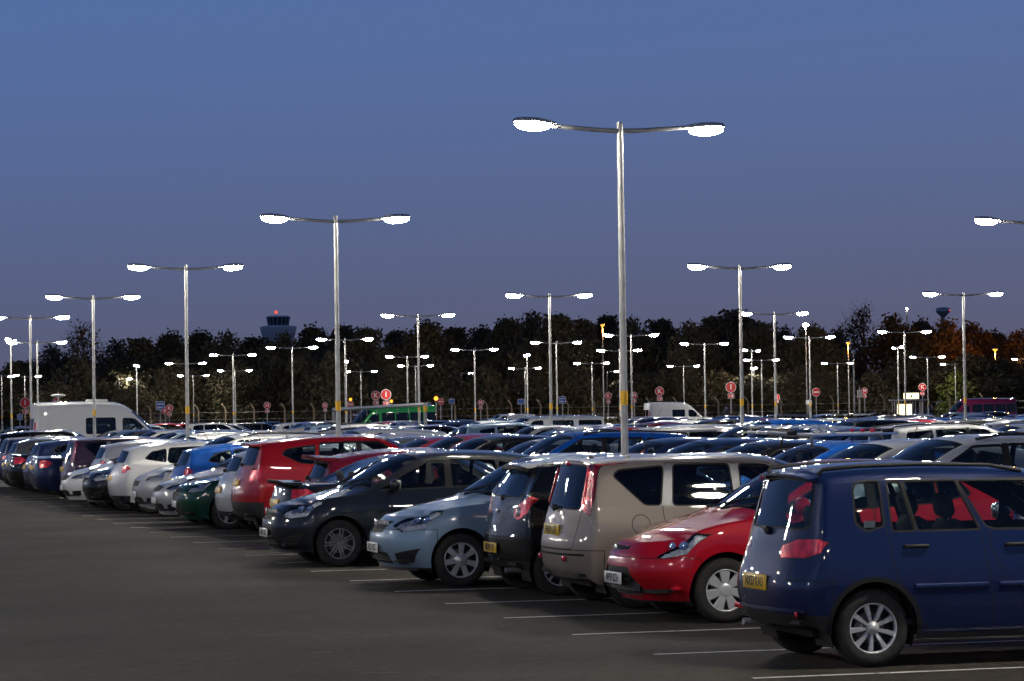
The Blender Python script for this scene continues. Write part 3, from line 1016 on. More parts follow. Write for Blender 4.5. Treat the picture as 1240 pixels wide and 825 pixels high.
# ---------------------------------------------------------------- car specifications (metres, u from the nose)
def V3(sp, u, y, z): return Vector((sp['L'] / 2 - u, y, z))
def antenna(root, sp, u, z, lean=.25):
    m = MB(); p = V3(sp, u, 0, z)
    m.tube([p, p + Vector((-lean * .5, 0, .20)), p + Vector((-lean, 0, .40))], [.006, .004, .003], 5); m.ellipsoid(p, (.03, .02, .02), 10, 6)
    m.obj('antenna', 'plastic', root)
def badge(root, loc, rot, rx, rz, mat='chrome', name='badge'):
    m = MB(); m.ellipsoid((0, 0, 0), (rx, rz, .008), 18, 6); o = m.obj(name, mat, root); o.location = loc; o.rotation_euler = rot; return o
FR = (R(90), 0, R(90)); RR = (R(90), 0, R(-90))        # plate facing forward / backward
def bars(root, sp, name, u, ys, z, n, dz, wd, mat='chrome', h=.012):
    m = MB()
    for k in range(n): m.box(V3(sp, u, 0, z + k * dz), (.02, 2 * ys, h), 0, None, .004)
    return m.obj(name, mat, root)
def arc_bar(root, B, sp, name, pts, h, off, mat, n=10):
    """strip following the body through net positions, both sides"""
    m = MB(); P = []
    for k in range(n + 1):
        t = k / n * (len(pts) - 1); a = min(int(t), len(pts) - 2); f = t - a
        j = pts[a][0] * (1 - f) + pts[a + 1][0] * f; i = pts[a][1] * (1 - f) + pts[a + 1][1] * f
        P.append(B.S(j, i))
    for sg in (1, -1):
        vs = [];
        for k, p in enumerate(P):
            q = P[min(k + 1, n)] - P[max(k - 1, 0)]
            nn = Vector((q.y, -q.x, 0)); nn = nn.normalized() if nn.length > 1e-6 else Vector((-1, 0, 0))
            c = p + (-nn if nn.dot(p - Vector((sp['L'] / 2, 0, p.z))) < 0 else nn) * off
            for dz in (-h / 2, h / 2): vs.append(Vector((sp['L'] / 2 - c.x, sg * c.y, c.z + dz)))
        fs = [(2 * k, 2 * k + 2, 2 * k + 3, 2 * k + 1) for k in range(n)]
        if sg < 0: fs = [f[::-1] for f in fs]
        m.add(vs, fs, 0, True)
    return m.obj(name, mat, root)
def spoiler(root, B, sp, u0, u1, z0, z1, hw, th=.03, name='spoiler'):
    """roof spoiler: a curved blade carried on past the roof edge"""
    m = MB(); n = 8; vs = []
    for k in range(n + 1):
        y = -hw + 2 * hw * k / n; e = 1 - (abs(y) / hw) ** 3
        vs += [V3(sp, u0, y, z0 - .03 * (1 - e)), V3(sp, u1 - .05 * (1 - e), y, z1 - .035 * (1 - e)),
               V3(sp, u1 - .05 * (1 - e), y, z1 - .035 * (1 - e) - th * .6), V3(sp, u0 + .02, y, z0 - th * 1.6 - .03 * (1 - e))]
    fs = []
    for k in range(n):
        for q in range(4): fs.append((k * 4 + q, (k + 1) * 4 + q, (k + 1) * 4 + (q + 1) % 4, k * 4 + (q + 1) % 4))
    fs += [(0, 1, 2, 3), tuple(n * 4 + q for q in (3, 2, 1, 0))]
    m.add(vs, fs, 0, False)
    bmx = m.obj(name, ['paint'], root)
    return bmx
def rails(root, B, sp, mat='plastic', h=.045):
    for sg in (1, -1):
        m = MB(); pts = []
        for j in (6.3, 7, 8, 9, 10, 10.5):
            p = B.S(j, 5.25); pts.append(Vector((sp['L'] / 2 - p.x, sg * p.y, p.z + h * (.35 if j in (6.3, 10.5) else .9))))
        m.tube(pts, .016, 8); m.obj('roof_rail', mat, root)

CORSA = dict(name='hatchback_car', L=4.0, w=.862, rw=.306, axf=.83, axr=3.34,
    un=[.13, .045, .0, .035, .18], zn=[.20, .34, .50, .66, .80], df=(.045, .27, .54),
    su=[.54, .83, 1.27, 1.70, 2.22, 2.80, 3.34, 3.72], z4=[.86, .91, .95, .96, .975, .995, 1.02, 1.04],
    t5=[(1.24, .99, .775), (1.98, 1.375, .60), (2.35, 1.41, .61), (2.85, 1.405, .605), (3.30, 1.37, .59), (3.62, 1.325, .57)],
    t7=[(.98, 1.005), (1.80, 1.435), (2.30, 1.488), (2.85, 1.48), (3.30, 1.445), (3.60, 1.40)],
    ur=[3.93, 3.985, 4.0, 3.965, 3.90, 3.74], zr=[.30, .42, .58, .82, 1.02, 1.365], dr=(.035, .22),
    win=[[(1.37, .998), (1.57, 1.0), (1.57, 1.11)], [(1.61, 1.0), (2.27, 1.015), (2.27, 1.365), (2.08, 1.355), (1.61, 1.125)],
         [(2.36, 1.02), (2.98, 1.035), (2.98, 1.355), (2.36, 1.37)], [(3.02, 1.04), (3.42, 1.09), (3.28, 1.285), (3.02, 1.345)]],
    pillar=[[(2.27, 1.0), (2.36, 1.0), (2.36, 1.385), (2.27, 1.385)]],
    doors=[[(1.46, .24), (2.31, .24), (2.31, 1.392), (2.05, 1.387), (1.42, 1.05), (1.40, .70)],
           [(2.335, .24), (2.86, .24), (3.02, .75), (3.04, 1.37), (2.335, 1.397)]],
    rwin=[(-.1, 1.05), (.58, 1.05), (.50, 1.31), (-.1, 1.335)], tailgate=[(-.1, .62), (.62, .62), (.66, .98), (.56, 1.35), (-.1, 1.38)],
    lamps={'headlight:lens': [(1.12, 3.25), (1.6, 2.84), (2.45, 2.96), (3.25, 3.62), (3.42, 3.97), (2.2, 3.98), (1.4, 3.9)],
           'tail_light:red_lens': [(10.3, 3.2), (11.2, 3.0), (11.2, 4.2), (10.5, 4.3)]},
    hl_bowls=[(.07, .052), (-.07, .048)],
    grille=[[(-.1, .60), (.30, .62), (.36, .75), (-.1, .76)], [(-.1, .27), (.44, .27), (.40, .395), (-.1, .395)]],
    fplastic=[[(.52, .285), (.70, .30), (.80, .45), (.53, .385)], [(-.2, .10), (1, .10), (1, .225), (-.2, .225)]],
    fb=(.54, .655), rb=(3.73, .60), wheel='corsa_twin', mirror=(1.56, 1.055), handles=[(2.15, .84), (2.86, .87)], seat_u=2.12, cow_u=.98, flap=(3.45, .85, .08))
def corsa_x(root, B, sp, lod):
    arc_bar(root, B, sp, 'grille_bar', [(0, 3.50), (.8, 3.50)], .045, .020, 'chrome')
    badge(root, V3(sp, .022, 0, .725), FR, .05, .05)
    arc_bar(root, B, sp, 'bumper_lip', [(0, .12), (1, .12), (1.9, .13)], .05, .008, 'plastic')
    if lod == 0:
        for k in range(3): arc_bar(root, B, sp, 'grille_slat', [(0, .75 + .22 * k), (.9, .75 + .22 * k)], .012, .004, 'plastic')
        antenna(root, sp, 3.25, 1.45)
CORSA['extra'] = corsa_x

def variant(base, **k):
    d = dict(base); d.update(k); return d
CORSA3 = variant(CORSA, wheel='corsa_cover',
    win=[[(1.37, .998), (1.57, 1.0), (1.57, 1.11)], [(1.61, 1.0), (2.50, 1.02), (2.50, 1.365), (2.08, 1.355), (1.61, 1.125)],
         [(2.58, 1.025), (3.42, 1.09), (3.24, 1.30), (2.58, 1.37)]], pillar=[[(2.50, 1.0), (2.58, 1.0), (2.58, 1.385), (2.50, 1.385)]],
    doors=[[(1.46, .24), (2.54, .24), (2.54, 1.395), (2.05, 1.387), (1.42, 1.05), (1.40, .70)]], handles=[(2.38, .85)])

FIESTA = dict(name='hatchback_car', L=3.95, w=.862, rw=.30, axf=.82, axr=3.31,
    un=[.15, .06, .0, .025, .11], zn=[.19, .33, .47, .62, .735], df=(.05, .30, .56),
    su=[.56, .82, 1.24, 1.66, 2.2, 2.8, 3.31, 3.68], z4=[.845, .915, .965, .98, 1.0, 1.03, 1.07, 1.09],
    t5=[(1.20, 1.0, .78), (1.95, 1.375, .60), (2.35, 1.41, .605), (2.85, 1.395, .60), (3.28, 1.35, .58), (3.60, 1.30, .56)],
    t7=[(.93, 1.005), (1.75, 1.43), (2.28, 1.481), (2.85, 1.465), (3.28, 1.42), (3.58, 1.37)],
    ur=[3.88, 3.94, 3.95, 3.90, 3.82, 3.70], zr=[.30, .42, .60, .84, 1.06, 1.34], dr=(.04, .23), crown=.06,
    win=[[(1.36, 1.01), (1.55, 1.015), (1.55, 1.115)], [(1.59, 1.015), (2.26, 1.035), (2.26, 1.365), (2.06, 1.355), (1.59, 1.13)],
         [(2.35, 1.04), (2.96, 1.07), (2.96, 1.345), (2.35, 1.37)], [(3.0, 1.08), (3.32, 1.14), (3.22, 1.27), (3.0, 1.335)]],
    pillar=[[(2.26, 1.02), (2.35, 1.02), (2.35, 1.385), (2.26, 1.385)]],
    doors=[[(1.44, .24), (2.30, .24), (2.30, 1.392), (2.03, 1.387), (1.40, 1.06), (1.38, .70)],
           [(2.325, .24), (2.84, .24), (3.0, .75), (3.02, 1.36), (2.325, 1.395)]],
    rwin=[(-.1, 1.09), (.55, 1.09), (.49, 1.29), (-.1, 1.315)], tailgate=[(-.1, .62), (.62, .62), (.64, .98), (.55, 1.33), (-.1, 1.36)],
    lamps={'headlight:lens': [(1.45, 3.2), (1.72, 2.88), (2.5, 2.98), (4.0, 3.84), (4.1, 3.98), (2.6, 3.98), (1.75, 3.78)],
           'tail_light:red_lens': [(10.2, 3.4), (11.1, 3.1), (11.1, 4.1), (10.4, 4.4)]},
    hl_bowls=[(.10, .045), (-.03, .045), (-.14, .035)],
    grille=[[(-.1, .665), (.24, .675), (.20, .705), (-.1, .705)], [(-.1, .25), (.50, .27), (.32, .515), (-.1, .515)]],
    fplastic=[[(-.2, .05), (1, .05), (1, .205), (-.2, .205)]],
    fb=(.56, .60), rb=(3.68, .60), wheel='fiesta', mirror=(1.56, 1.07), handles=[(2.13, .87), (2.82, .90)], seat_u=2.1, cow_u=.93, handle_mat='paint')
def fiesta_x(root, B, sp, lod):
    badge(root, V3(sp, .01, 0, .688), FR, .062, .030)
    if lod == 0:
        arc_bar(root, B, sp, 'grille_surround', [(0, 1.55), (.75, 1.50)], .02, .012, 'plastic')
        arc_bar(root, B, sp, 'bumper_bar', [(0, 1.12), (1.05, 1.08)], .10, .010, 'plastic')
        for k in range(4): arc_bar(root, B, sp, 'grille_slat', [(0, .45 + .14 * k), (1.0, .45 + .14 * k)], .010, .004, 'trim')
        for sg in (1, -1):
            m = MB(); m.ellipsoid((0, 0, 0), (.06, .13, .035), 14, 8); o = m.obj('fog_light_recess', 'paint', root)
            p = B.S(1.92, .95); o.location = (sp['L'] / 2 - p.x - .045, sg * p.y, p.z); o.rotation_euler = (0, 0, -sg * R(38))
FIESTA['extra'] = fiesta_x

NOTE = dict(name='hatchback_car', L=4.08, w=.845, rw=.30, axf=.80, axr=3.40,
    un=[.14, .05, .0, .03, .14], zn=[.20, .34, .50, .68, .82], df=(.04, .26, .52),
    su=[.52, .80, 1.10, 1.6, 2.2, 2.9, 3.40, 3.80], z4=[.89, .95, .985, .99, .995, 1.0, 1.01, 1.02],
    t5=[(1.06, 1.03, .77), (1.86, 1.42, .615), (2.3, 1.455, .625), (2.9, 1.46, .625), (3.40, 1.45, .62), (3.74, 1.43, .61)],
    t7=[(.86, 1.04), (1.70, 1.475), (2.25, 1.53), (2.9, 1.53), (3.40, 1.515), (3.74, 1.49)],
    ur=[3.99, 4.06, 4.08, 4.03, 3.985, 3.86], zr=[.30, .40, .60, .86, 1.02, 1.47], dr=(.03, .15), rfy=[.93, .985, 1.0, .965, .92, .85],
    win=[[(1.25, 1.02), (1.48, 1.02), (1.48, 1.16)], [(1.53, 1.02), (2.26, 1.025), (2.26, 1.415), (1.98, 1.405), (1.53, 1.18)],
         [(2.36, 1.025), (3.0, 1.03), (2.96, 1.42), (2.38, 1.42)], [(3.14, 1.035), (3.30, 1.04), (3.60, 1.33), (3.54, 1.375), (3.08, 1.41)]],
    dark=[2, 3], dark_rear=True,
    pillar=[[(3.0, 1.02), (3.13, 1.02), (3.07, 1.425), (2.97, 1.425)], [(2.27, 1.01), (2.36, 1.01), (2.37, 1.425), (2.27, 1.425)]], pillar_mat='rim_grey',
    doors=[[(1.40, .24), (2.31, .24), (2.31, 1.437), (1.95, 1.428), (1.30, 1.08), (1.30, .70)],
           [(2.335, .24), (2.92, .24), (3.10, .72), (3.115, 1.02), (3.04, 1.44), (2.335, 1.442)]],
    rwin=[(-.1, 1.0), (.56, 1.0), (.49, 1.42), (-.1, 1.44)], tailgate=[(-.1, .60), (.57, .60), (.60, .98), (.52, 1.45), (-.1, 1.475)],
    lamps={'tail_light:maroon_lens': [(9.8, 4.99), (11.28, 4.99), (11.42, 3.95), (10.65, 3.62), (10.25, 4.2)],
           'headlight:lens': [(1.5, 3.1), (2.6, 3.1), (3.4, 3.97), (1.8, 3.97)]},
    grille=[[(-.1, .60), (.3, .60), (.3, .74), (-.1, .74)], [(-.1, .27), (.44, .27), (.40, .40), (-.1, .40)]],
    rb=(3.76, .585), fb=(.52, .6), wheel='ten', mirror=(1.50, 1.08), handles=[(2.16, .88), (2.92, .89)], seat_u=2.15, cow_u=.86, flap=(3.36, .84, .092))
def note_x(root, B, sp, lod):
    plate(root, 'NL59 OZU' if lod == 0 else '', V3(sp, 4.055, 0, .78), RR, True)
    arc_bar(root, B, sp, 'bumper_crease', [(11.0, 1.75), (12, 1.75), (13, 1.75)], .02, .006, 'gap')
    if lod == 0:
        for y in (.42, -.42):
            m = MB(); m.box((0, 0, 0), (.02, .10, .05), 0, None, .008); o = m.obj('reflector', 'red_lens', root); o.location = V3(sp, 4.063, y, .50)
        m = MB(); m.ellipsoid((0, 0, 0), (.02, .08, .022), 12, 6); o = m.obj('brake_light', 'red_lens', root); o.location = V3(sp, 3.872, 0, 1.443)
        antenna(root, sp, 3.62, 1.50, .30)
        # inner red column of the tail light and roof-edge strip
        for sg in (1, -1):
            m = MB(); pts = [B.S(11.2, 4.1 + .08 * k) for k in range(11)]
            m.tube([(sp['L'] / 2 - p.x - .006, sg * p.y, p.z) for p in pts], .011, 6); m.obj('light_strip', 'red_lens', root)
            m = MB(); pts = [B.S(10.4 - .12 * k, 5.02) for k in range(12)]
            m.tube([(sp['L'] / 2 - p.x, sg * (p.y + .002), p.z + .002) for p in pts], [.02 - .0015 * k for k in range(12)], 6); m.obj('roof_strip', 'maroon_lens', root)
        t = link('lettering', text_mesh('NOTE', .035, 'chrome', .002), root); t.location = V3(sp, 4.066, -.42, .76); t.rotation_euler = RR
NOTE['extra'] = note_x
NOTE['rwiper'] = (.0, 1.0, .16, .03, 4.02)

KA = dict(name='hatchback_car', L=3.62, w=.832, rw=.298, axf=.74, axr=3.04,
    un=[.13, .05, .0, .03, .14], zn=[.20, .34, .50, .68, .82], df=(.05, .28, .52),
    su=[.52, .74, 1.05, 1.45, 1.95, 2.5, 3.04, 3.36], z4=[.89, .94, .985, 1.0, 1.02, 1.06, 1.10, 1.11],
    t5=[(1.02, 1.03, .765), (1.75, 1.40, .60), (2.15, 1.435, .61), (2.6, 1.425, .605), (2.95, 1.40, .595), (3.18, 1.37, .58)],
    t7=[(.82, 1.05), (1.58, 1.45), (2.1, 1.505), (2.6, 1.495), (2.95, 1.46), (3.18, 1.43)],
    ur=[3.52, 3.60, 3.62, 3.54, 3.45, 3.27], zr=[.30, .42, .60, .86, 1.06, 1.40], dr=(.06, .30), rfy=[.93, .985, 1.0, .965, .90, .82],
    win=[[(1.22, 1.03), (1.42, 1.035), (1.42, 1.15)], [(1.46, 1.04), (2.22, 1.06), (2.22, 1.40), (1.86, 1.385), (1.46, 1.17)],
         [(2.30, 1.07), (2.86, 1.12), (2.98, 1.20), (2.80, 1.33), (2.30, 1.40)]], dark=[2], dark_rear=True,
    pillar=[[(2.22, 1.04), (2.30, 1.04), (2.30, 1.42), (2.22, 1.42)]],
    doors=[[(1.24, .24), (2.26, .24), (2.26, 1.427), (1.80, 1.41), (1.16, 1.08), (1.16, .7)]],
    rwin=[(-.1, 1.07), (.55, 1.06), (.49, 1.33), (-.1, 1.36)], tailgate=[(-.1, .64), (.56, .64), (.60, .98), (.54, 1.36), (-.1, 1.39)],
    lamps={'tail_light:red_lens': [(9.6, 3.78), (10.4, 3.22), (11.3, 2.80), (11.7, 2.98), (11.7, 3.45), (11.2, 3.78), (10.4, 3.98)],
           'headlight:lens': [(1.4, 3.0), (2.6, 3.1), (3.5, 3.97), (1.8, 3.97)]},
    grille=[[(-.1, .27), (.5, .27), (.44, .45), (-.1, .45)]], rplastic=[[(-.2, .2), (1, .2), (1, .37), (-.2, .37)]],
    rb=(3.30, .585), fb=(.52, .6), wheel='ka', mirror=(1.40, 1.09), handles=[(2.08, .90)], seat_u=2.0, cow_u=.82, wd=.205)
def ka_x(root, B, sp, lod):
    plate(root, 'NK09 FZV' if lod == 0 else '', V3(sp, 3.615, 0, .505), RR, True)
    if lod < 2:
        spoiler(root, B, sp, 3.02, 3.37, 1.452, 1.40, .53, .07)
        badge(root, V3(sp, 3.535, 0, .90), RR, .062, .028)
        if lod == 0:
            for sg in (1, -1):
                p = B.S(11.38, 3.2); q = B.S(11.38, 3.05) - B.S(11.38, 3.4); r_ = B.S(11.1, 3.2) - B.S(11.6, 3.2)
                nn = q.cross(r_).normalized(); 
                if nn.x < 0: nn = -nn
                nw = Vector((-nn.x, sg * nn.y, nn.z))
                m = MB(); m.lathe([(.001, .020), (.03, .018), (.055, .006), (.062, -.01)], 20, 'Z'); m.lathe([(.06, .004), (.072, .0), (.074, -.02)], 20, 'Z', mi=1)
                o = m.obj('reversing_light', ['clear_lens', 'red_lens'], root)
                o.location = Vector((sp['L'] / 2 - p.x, sg * p.y, p.z)); o.rotation_euler = nw.to_track_quat('Z', 'Y').to_euler()
            m = MB(); m.tube([V3(sp, 3.56, -.42, .27), V3(sp, 3.3, -.42, .27)], .028, 10); m.obj('exhaust', 'rim_grey', root)
            t = link('lettering', text_mesh('Ka', .07, 'chrome', .002), root); t.location = V3(sp, 3.556, .36, .80); t.rotation_euler = RR
            antenna(root, sp, 1.75, 1.47, .2)
KA['extra'] = ka_x
KA['rwiper'] = (.0, 1.04, -.20, .01, 3.46)

MAZDA = dict(name='hatchback_car', L=3.925, w=.84, rw=.296, axf=.77, axr=3.26,
    un=[.14, .05, .0, .03, .13], zn=[.20, .34, .50, .68, .80], df=(.04, .26, .50), zs=[.205, .33, .56, .80], fy=[.955, .985, 1.0, .985, .95],
    su=[.50, .77, 1.08, 1.6, 2.2, 2.8, 3.26, 3.62], z4=[.88, .94, .985, .995, 1.0, 1.005, 1.01, 1.02],
    t5=[(1.04, 1.02, .77), (1.78, 1.40, .625), (2.2, 1.445, .64), (2.8, 1.46, .64), (3.26, 1.455, .635), (3.56, 1.435, .625)],
    t7=[(.84, 1.03), (1.62, 1.46), (2.2, 1.53), (2.8, 1.548), (3.26, 1.54), (3.56, 1.515)],
    ur=[3.84, 3.90, 3.925, 3.86, 3.80, 3.665], zr=[.31, .43, .60, .84, 1.01, 1.465], dr=(.025, .13), rfy=[.945, .985, 1.0, .975, .935, .86],
    win=[[(1.24, 1.03), (1.45, 1.03), (1.45, 1.16)], [(1.50, 1.03), (2.24, 1.035), (2.31, 1.06), (2.50, 1.40), (1.92, 1.395), (1.50, 1.19)],
         [(2.37, 1.035), (2.875, 1.035), (2.955, 1.40), (2.53, 1.405)], [(2.905, 1.035), (3.085, 1.035), (3.085, 1.40), (2.985, 1.40)],
         [(3.16, 1.075), (3.30, 1.04), (3.375, 1.10), (3.365, 1.36), (3.33, 1.40), (3.16, 1.41)]], winr=.02,
    dark=[], ws=[(5.05, 5.14), (5.96, 5.16), (5.96, 7), (5.03, 7)],
    doors=[[(1.32, .24), (2.26, .24), (2.27, .55), (2.34, 1.0), (2.56, 1.428), (1.86, 1.415), (1.22, 1.10), (1.22, .7)],
           [(2.285, .24), (2.80, .24), (3.06, .66), (3.13, 1.0), (3.125, 1.425), (2.59, 1.43), (2.365, 1.0), (2.295, .55)]],
    rwin=[(-.1, 1.06), (.62, 1.06), (.545, 1.41), (-.1, 1.43)], tailgate=[(-.1, .47), (.47, .47), (.53, .70), (.68, .92), (.68, 1.02), (.585, 1.44), (-.1, 1.468)],
    lamps={'tail_light:red_lens': [(10.0, 3.66), (10.4, 3.25), (11.2, 2.98), (12.1, 2.95), (12.15, 3.55), (11.6, 3.88), (10.5, 3.88)],
           'headlight:lens': [(1.4, 3.0), (2.6, 3.1), (3.4, 3.97), (1.8, 3.97)]},
    grille=[[(-.1, .60), (.3, .60), (.3, .74), (-.1, .74)], [(-.1, .27), (.44, .27), (.40, .40), (-.1, .40)]],
    rplastic=[[(-.2, .2), (1, .2), (1, .405), (-.2, .405)]], splastic=[[(.95, .15), (3.05, .15), (3.05, .25), (.95, .25)]],
    arch_lip=.038, lip_mat='trim', rb=(3.60, .665), fb=(.5, .6), wheel='mazda', mirror=(1.42, 1.10), handles=[(2.08, .90), (2.92, .905)], handle_mat='plastic', seat_u=2.08, cow_u=.84, track=.975)
def mazda_x(root, B, sp, lod):
    plate(root, 'NX53 KAU' if lod == 0 else '', V3(sp, 3.922, 0, .635), RR, True, .122)
    rails(root, B, sp)
    if lod == 0:
        for sg in (1, -1):
            m = MB(); p = B.S(11.35, .85); m.box((0, 0, 0), (.02, .15, .045), 0, None, .006); o = m.obj('reflector', 'red_lens', root); o.location = (sp['L'] / 2 - p.x - .004, sg * p.y, p.z); o.rotation_euler = (0, 0, sg * R(28))
            # door mouldings
            for (a, b_) in ((1.36, 2.23), (2.33, 2.93)):
                m = MB(); n = 8; vs = []; fs = []
                for k in range(n + 1):
                    u = a + (b_ - a) * k / n; y = B.ysurf(u, .60)
                    for (dy, z) in ((0, .578), (.014, .588), (.014, .617), (0, .627)): vs.append((sp['L'] / 2 - u, sg * (y + dy), z))
                for k in range(n):
                    for q in range(3): fs.append((k * 4 + q, k * 4 + q + 1, k * 4 + 5 + q, k * 4 + 4 + q)[::sg])
                m.add(vs, fs, 0, True); m.obj('side_moulding', 'paint', root)
        m = MB(); m.tube([V3(sp, 3.86, .45, .29), V3(sp, 3.5, .45, .29)], .030, 12, cap=False); m.tube([V3(sp, 3.855, .45, .29), V3(sp, 3.5, .45, .29)], .026, 12); m.obj('exhaust', 'chrome', root)
        m = MB(); m.box((0, 0, 0), (.004, .09, .05)); 
        for sg in (-1,):
            o = m.obj('window_sticker', 'white_sticker', root); y = B.ysurf(3.27, 1.08); o.location = (sp['L'] / 2 - 3.26, sg * (y - .022), 1.085); o.rotation_euler = (0, 0, R(90))
        spoiler(root, B, sp, 3.45, 3.72, 1.498, 1.468, .55, .03)
        arc_bar(root, B, sp, 'bumper_step', [(11.0, 1.05), (12, 1.05), (13, 1.05)], .03, .014, 'paint')
MAZDA['extra'] = mazda_x
MAZDA['rwiper'] = (-.02, 1.03, .26, .03, 3.815)

# ---- ordinary cars for the rest of the car park
def plain_x(front_plate=True):
    def f(root, B, sp, lod):
        if lod < 2:
            D = B.D; e5 = 4 * B.si + 1
            zf = .45 if sp['zn'][0] < .25 else .58; uf = float(np.interp(zf, D[0, :e5, 2], D[0, :e5, 0]))
            plate(root, '', V3(sp, uf - .006, 0, zf), FR, False)
            zq = sp.get('plate_z', .74); uq = float(np.interp(zq, D[-1, :e5, 2], D[-1, :e5, 0])); u2 = float(np.interp(zq + .08, D[-1, :e5, 2], D[-1, :e5, 0]))
            plate(root, '', V3(sp, uq + .002, 0, zq), (R(90) - math.atan((uq - u2) / .08), 0, R(-90)), True)
            badge(root, V3(sp, sp['un'][3] - .004, 0, sp['zn'][3] + .02), FR, .05, .035)
            if sp.get('antenna', True): antenna(root, sp, sp['t7'][4][0] - .05, sp['t7'][4][1], .2)
        if sp.get('rails'): rails(root, B, sp, sp['rails'])
        if sp.get('spoil') and lod < 2: spoiler(root, B, sp, *sp['spoil'])
    return f
HATCH = dict(name='hatchback_car', L=4.28, w=.885, rw=.316, axf=.90, axr=3.50,
    un=[.14, .05, .0, .03, .16], zn=[.19, .34, .49, .64, .76], df=(.05, .28, .56),
    su=[.56, .90, 1.38, 1.85, 2.4, 3.0, 3.50, 3.95], z4=[.84, .90, .945, .955, .97, .995, 1.03, 1.05],
    t5=[(1.34, .985, .80), (2.10, 1.36, .615), (2.5, 1.395, .62), (3.0, 1.385, .615), (3.50, 1.345, .60), (3.86, 1.29, .575)],
    t7=[(1.06, .995), (1.92, 1.42), (2.45, 1.475), (3.0, 1.465), (3.50, 1.42), (3.84, 1.36)],
    ur=[4.20, 4.26, 4.28, 4.22, 4.12, 3.98], zr=[.30, .42, .60, .84, 1.03, 1.32], dr=(.04, .23),
    win=[[(1.76, .995), (2.42, 1.01), (2.42, 1.35), (2.20, 1.34), (1.50, 1.0)], [(2.50, 1.015), (3.12, 1.04), (3.16, 1.10), (3.10, 1.335), (2.50, 1.355)],
         [(3.20, 1.06), (3.62, 1.13), (3.48, 1.26), (3.18, 1.315)]],
    pillar=[[(2.42, 1.0), (2.50, 1.0), (2.50, 1.37), (2.42, 1.37)]],
    doors=[[(1.56, .24), (2.45, .24), (2.45, 1.375), (2.15, 1.37), (1.50, 1.05), (1.50, .7)], [(2.475, .24), (3.02, .24), (3.17, .78), (3.18, 1.345), (2.475, 1.38)]],
    rwin=[(-.1, 1.06), (.58, 1.06), (.50, 1.27), (-.1, 1.295)], tailgate=[(-.1, .62), (.62, .62), (.66, .98), (.56, 1.31), (-.1, 1.34)],
    lamps={'headlight:lens': [(1.3, 3.2), (1.8, 3.02), (2.5, 3.1), (3.3, 3.7), (3.4, 3.97), (2.2, 3.97), (1.5, 3.85)],
           'tail_light:red_lens': [(9.9, 3.5), (10.6, 3.1), (11.3, 3.0), (11.35, 3.8), (10.6, 4.0)]},
    grille=[[(-.1, .60), (.36, .62), (.40, .72), (-.1, .73)], [(-.1, .26), (.5, .26), (.46, .40), (-.1, .40)]],
    fplastic=[[(.56, .28), (.74, .30), (.78, .40), (.58, .38)]], rplastic=[[(-.2, .2), (1, .2), (1, .38), (-.2, .38)]],
    fb=(.56, .62), rb=(3.9, .60), wheel='five', mirror=(1.70, 1.05), handles=[(2.28, .84), (2.98, .87)], seat_u=2.25, cow_u=1.06, extra=plain_x(), dark_rear=True,
    rwiper=(.0, 1.06, .22, .02, 4.14))
SALOON = dict(name='saloon_car', L=4.55, w=.872, rw=.317, axf=.85, axr=3.58,
    un=[.13, .05, .0, .03, .13], zn=[.19, .34, .50, .66, .77], df=(.04, .24, .52),
    su=[.52, .85, 1.45, 1.95, 2.45, 3.0, 3.58, 4.10], z4=[.84, .89, .935, .94, .95, .965, .985, .985],
    t5=[(1.42, .975, .79), (2.12, 1.315, .60), (2.5, 1.345, .61), (3.12, 1.315, .595), (3.82, 1.035, .70), (4.18, 1.03, .66)],
    t7=[(1.18, .975), (1.98, 1.375), (2.45, 1.425), (2.98, 1.405), (3.66, 1.06), (4.05, 1.055)],
    ur=[4.46, 4.52, 4.55, 4.53, 4.47], zr=[.27, .40, .58, .80, 1.02], dr=(.035, .19), rfy=[.94, .985, 1.0, .97, .84, .8],
    win=[[(1.62, .985), (2.48, .995), (2.48, 1.30), (2.18, 1.295)], [(2.55, .995), (3.16, 1.01), (3.34, 1.06), (3.12, 1.255), (2.55, 1.305)]],
    pillar=[[(2.48, .985), (2.55, .985), (2.55, 1.32), (2.48, 1.32)]],
    doors=[[(1.60, .24), (2.50, .24), (2.50, 1.325), (2.15, 1.32), (1.52, 1.03), (1.50, .7)], [(2.525, .24), (3.10, .24), (3.26, .75), (3.36, 1.05), (3.14, 1.29), (2.525, 1.327)]],
    rw_param=[(8.06, 5.18), (8.93, 5.22), (8.96, 7), (8.05, 7)],
    lamps={'headlight:lens': [(1.25, 3.2), (1.8, 3.0), (2.5, 3.1), (3.1, 3.7), (3.15, 3.97), (2.2, 3.97), (1.5, 3.85)],
           'tail_light:red_lens': [(10.02, 3.55), (10.5, 3.02), (11.4, 2.9), (11.5, 3.8), (10.5, 3.9)]},
    grille=[[(-.1, .56), (.34, .58), (.38, .73), (-.1, .745)], [(-.1, .26), (.5, .26), (.46, .38), (-.1, .38)]],
    fb=(.52, .60), rb=(4.05, .60), wheel='five', mirror=(1.80, 1.035), handles=[(2.34, .82), (3.06, .84)], seat_u=2.32, cow_u=1.18, shelf=1.3, extra=plain_x(), plate_z=.78, antenna=False)
SPORT = variant(SALOON, wheel='ten')
def sport_x(root, B, sp, lod):
    plain_x()(root, B, sp, lod)
    spoiler(root, B, sp, 4.25, 4.56, 1.09, 1.10, .60, .035, 'boot_spoiler')
    m = MB(); m.box(V3(sp, 4.3, .45, 1.055), (.10, .03, .07)); m.box(V3(sp, 4.3, -.45, 1.055), (.10, .03, .07)); m.obj('spoiler_post', ['paint'], root)
SPORT['extra'] = sport_x
HATCHS = variant(HATCH, spoil=(3.75, 4.16, 1.375, 1.40, .56, .05))
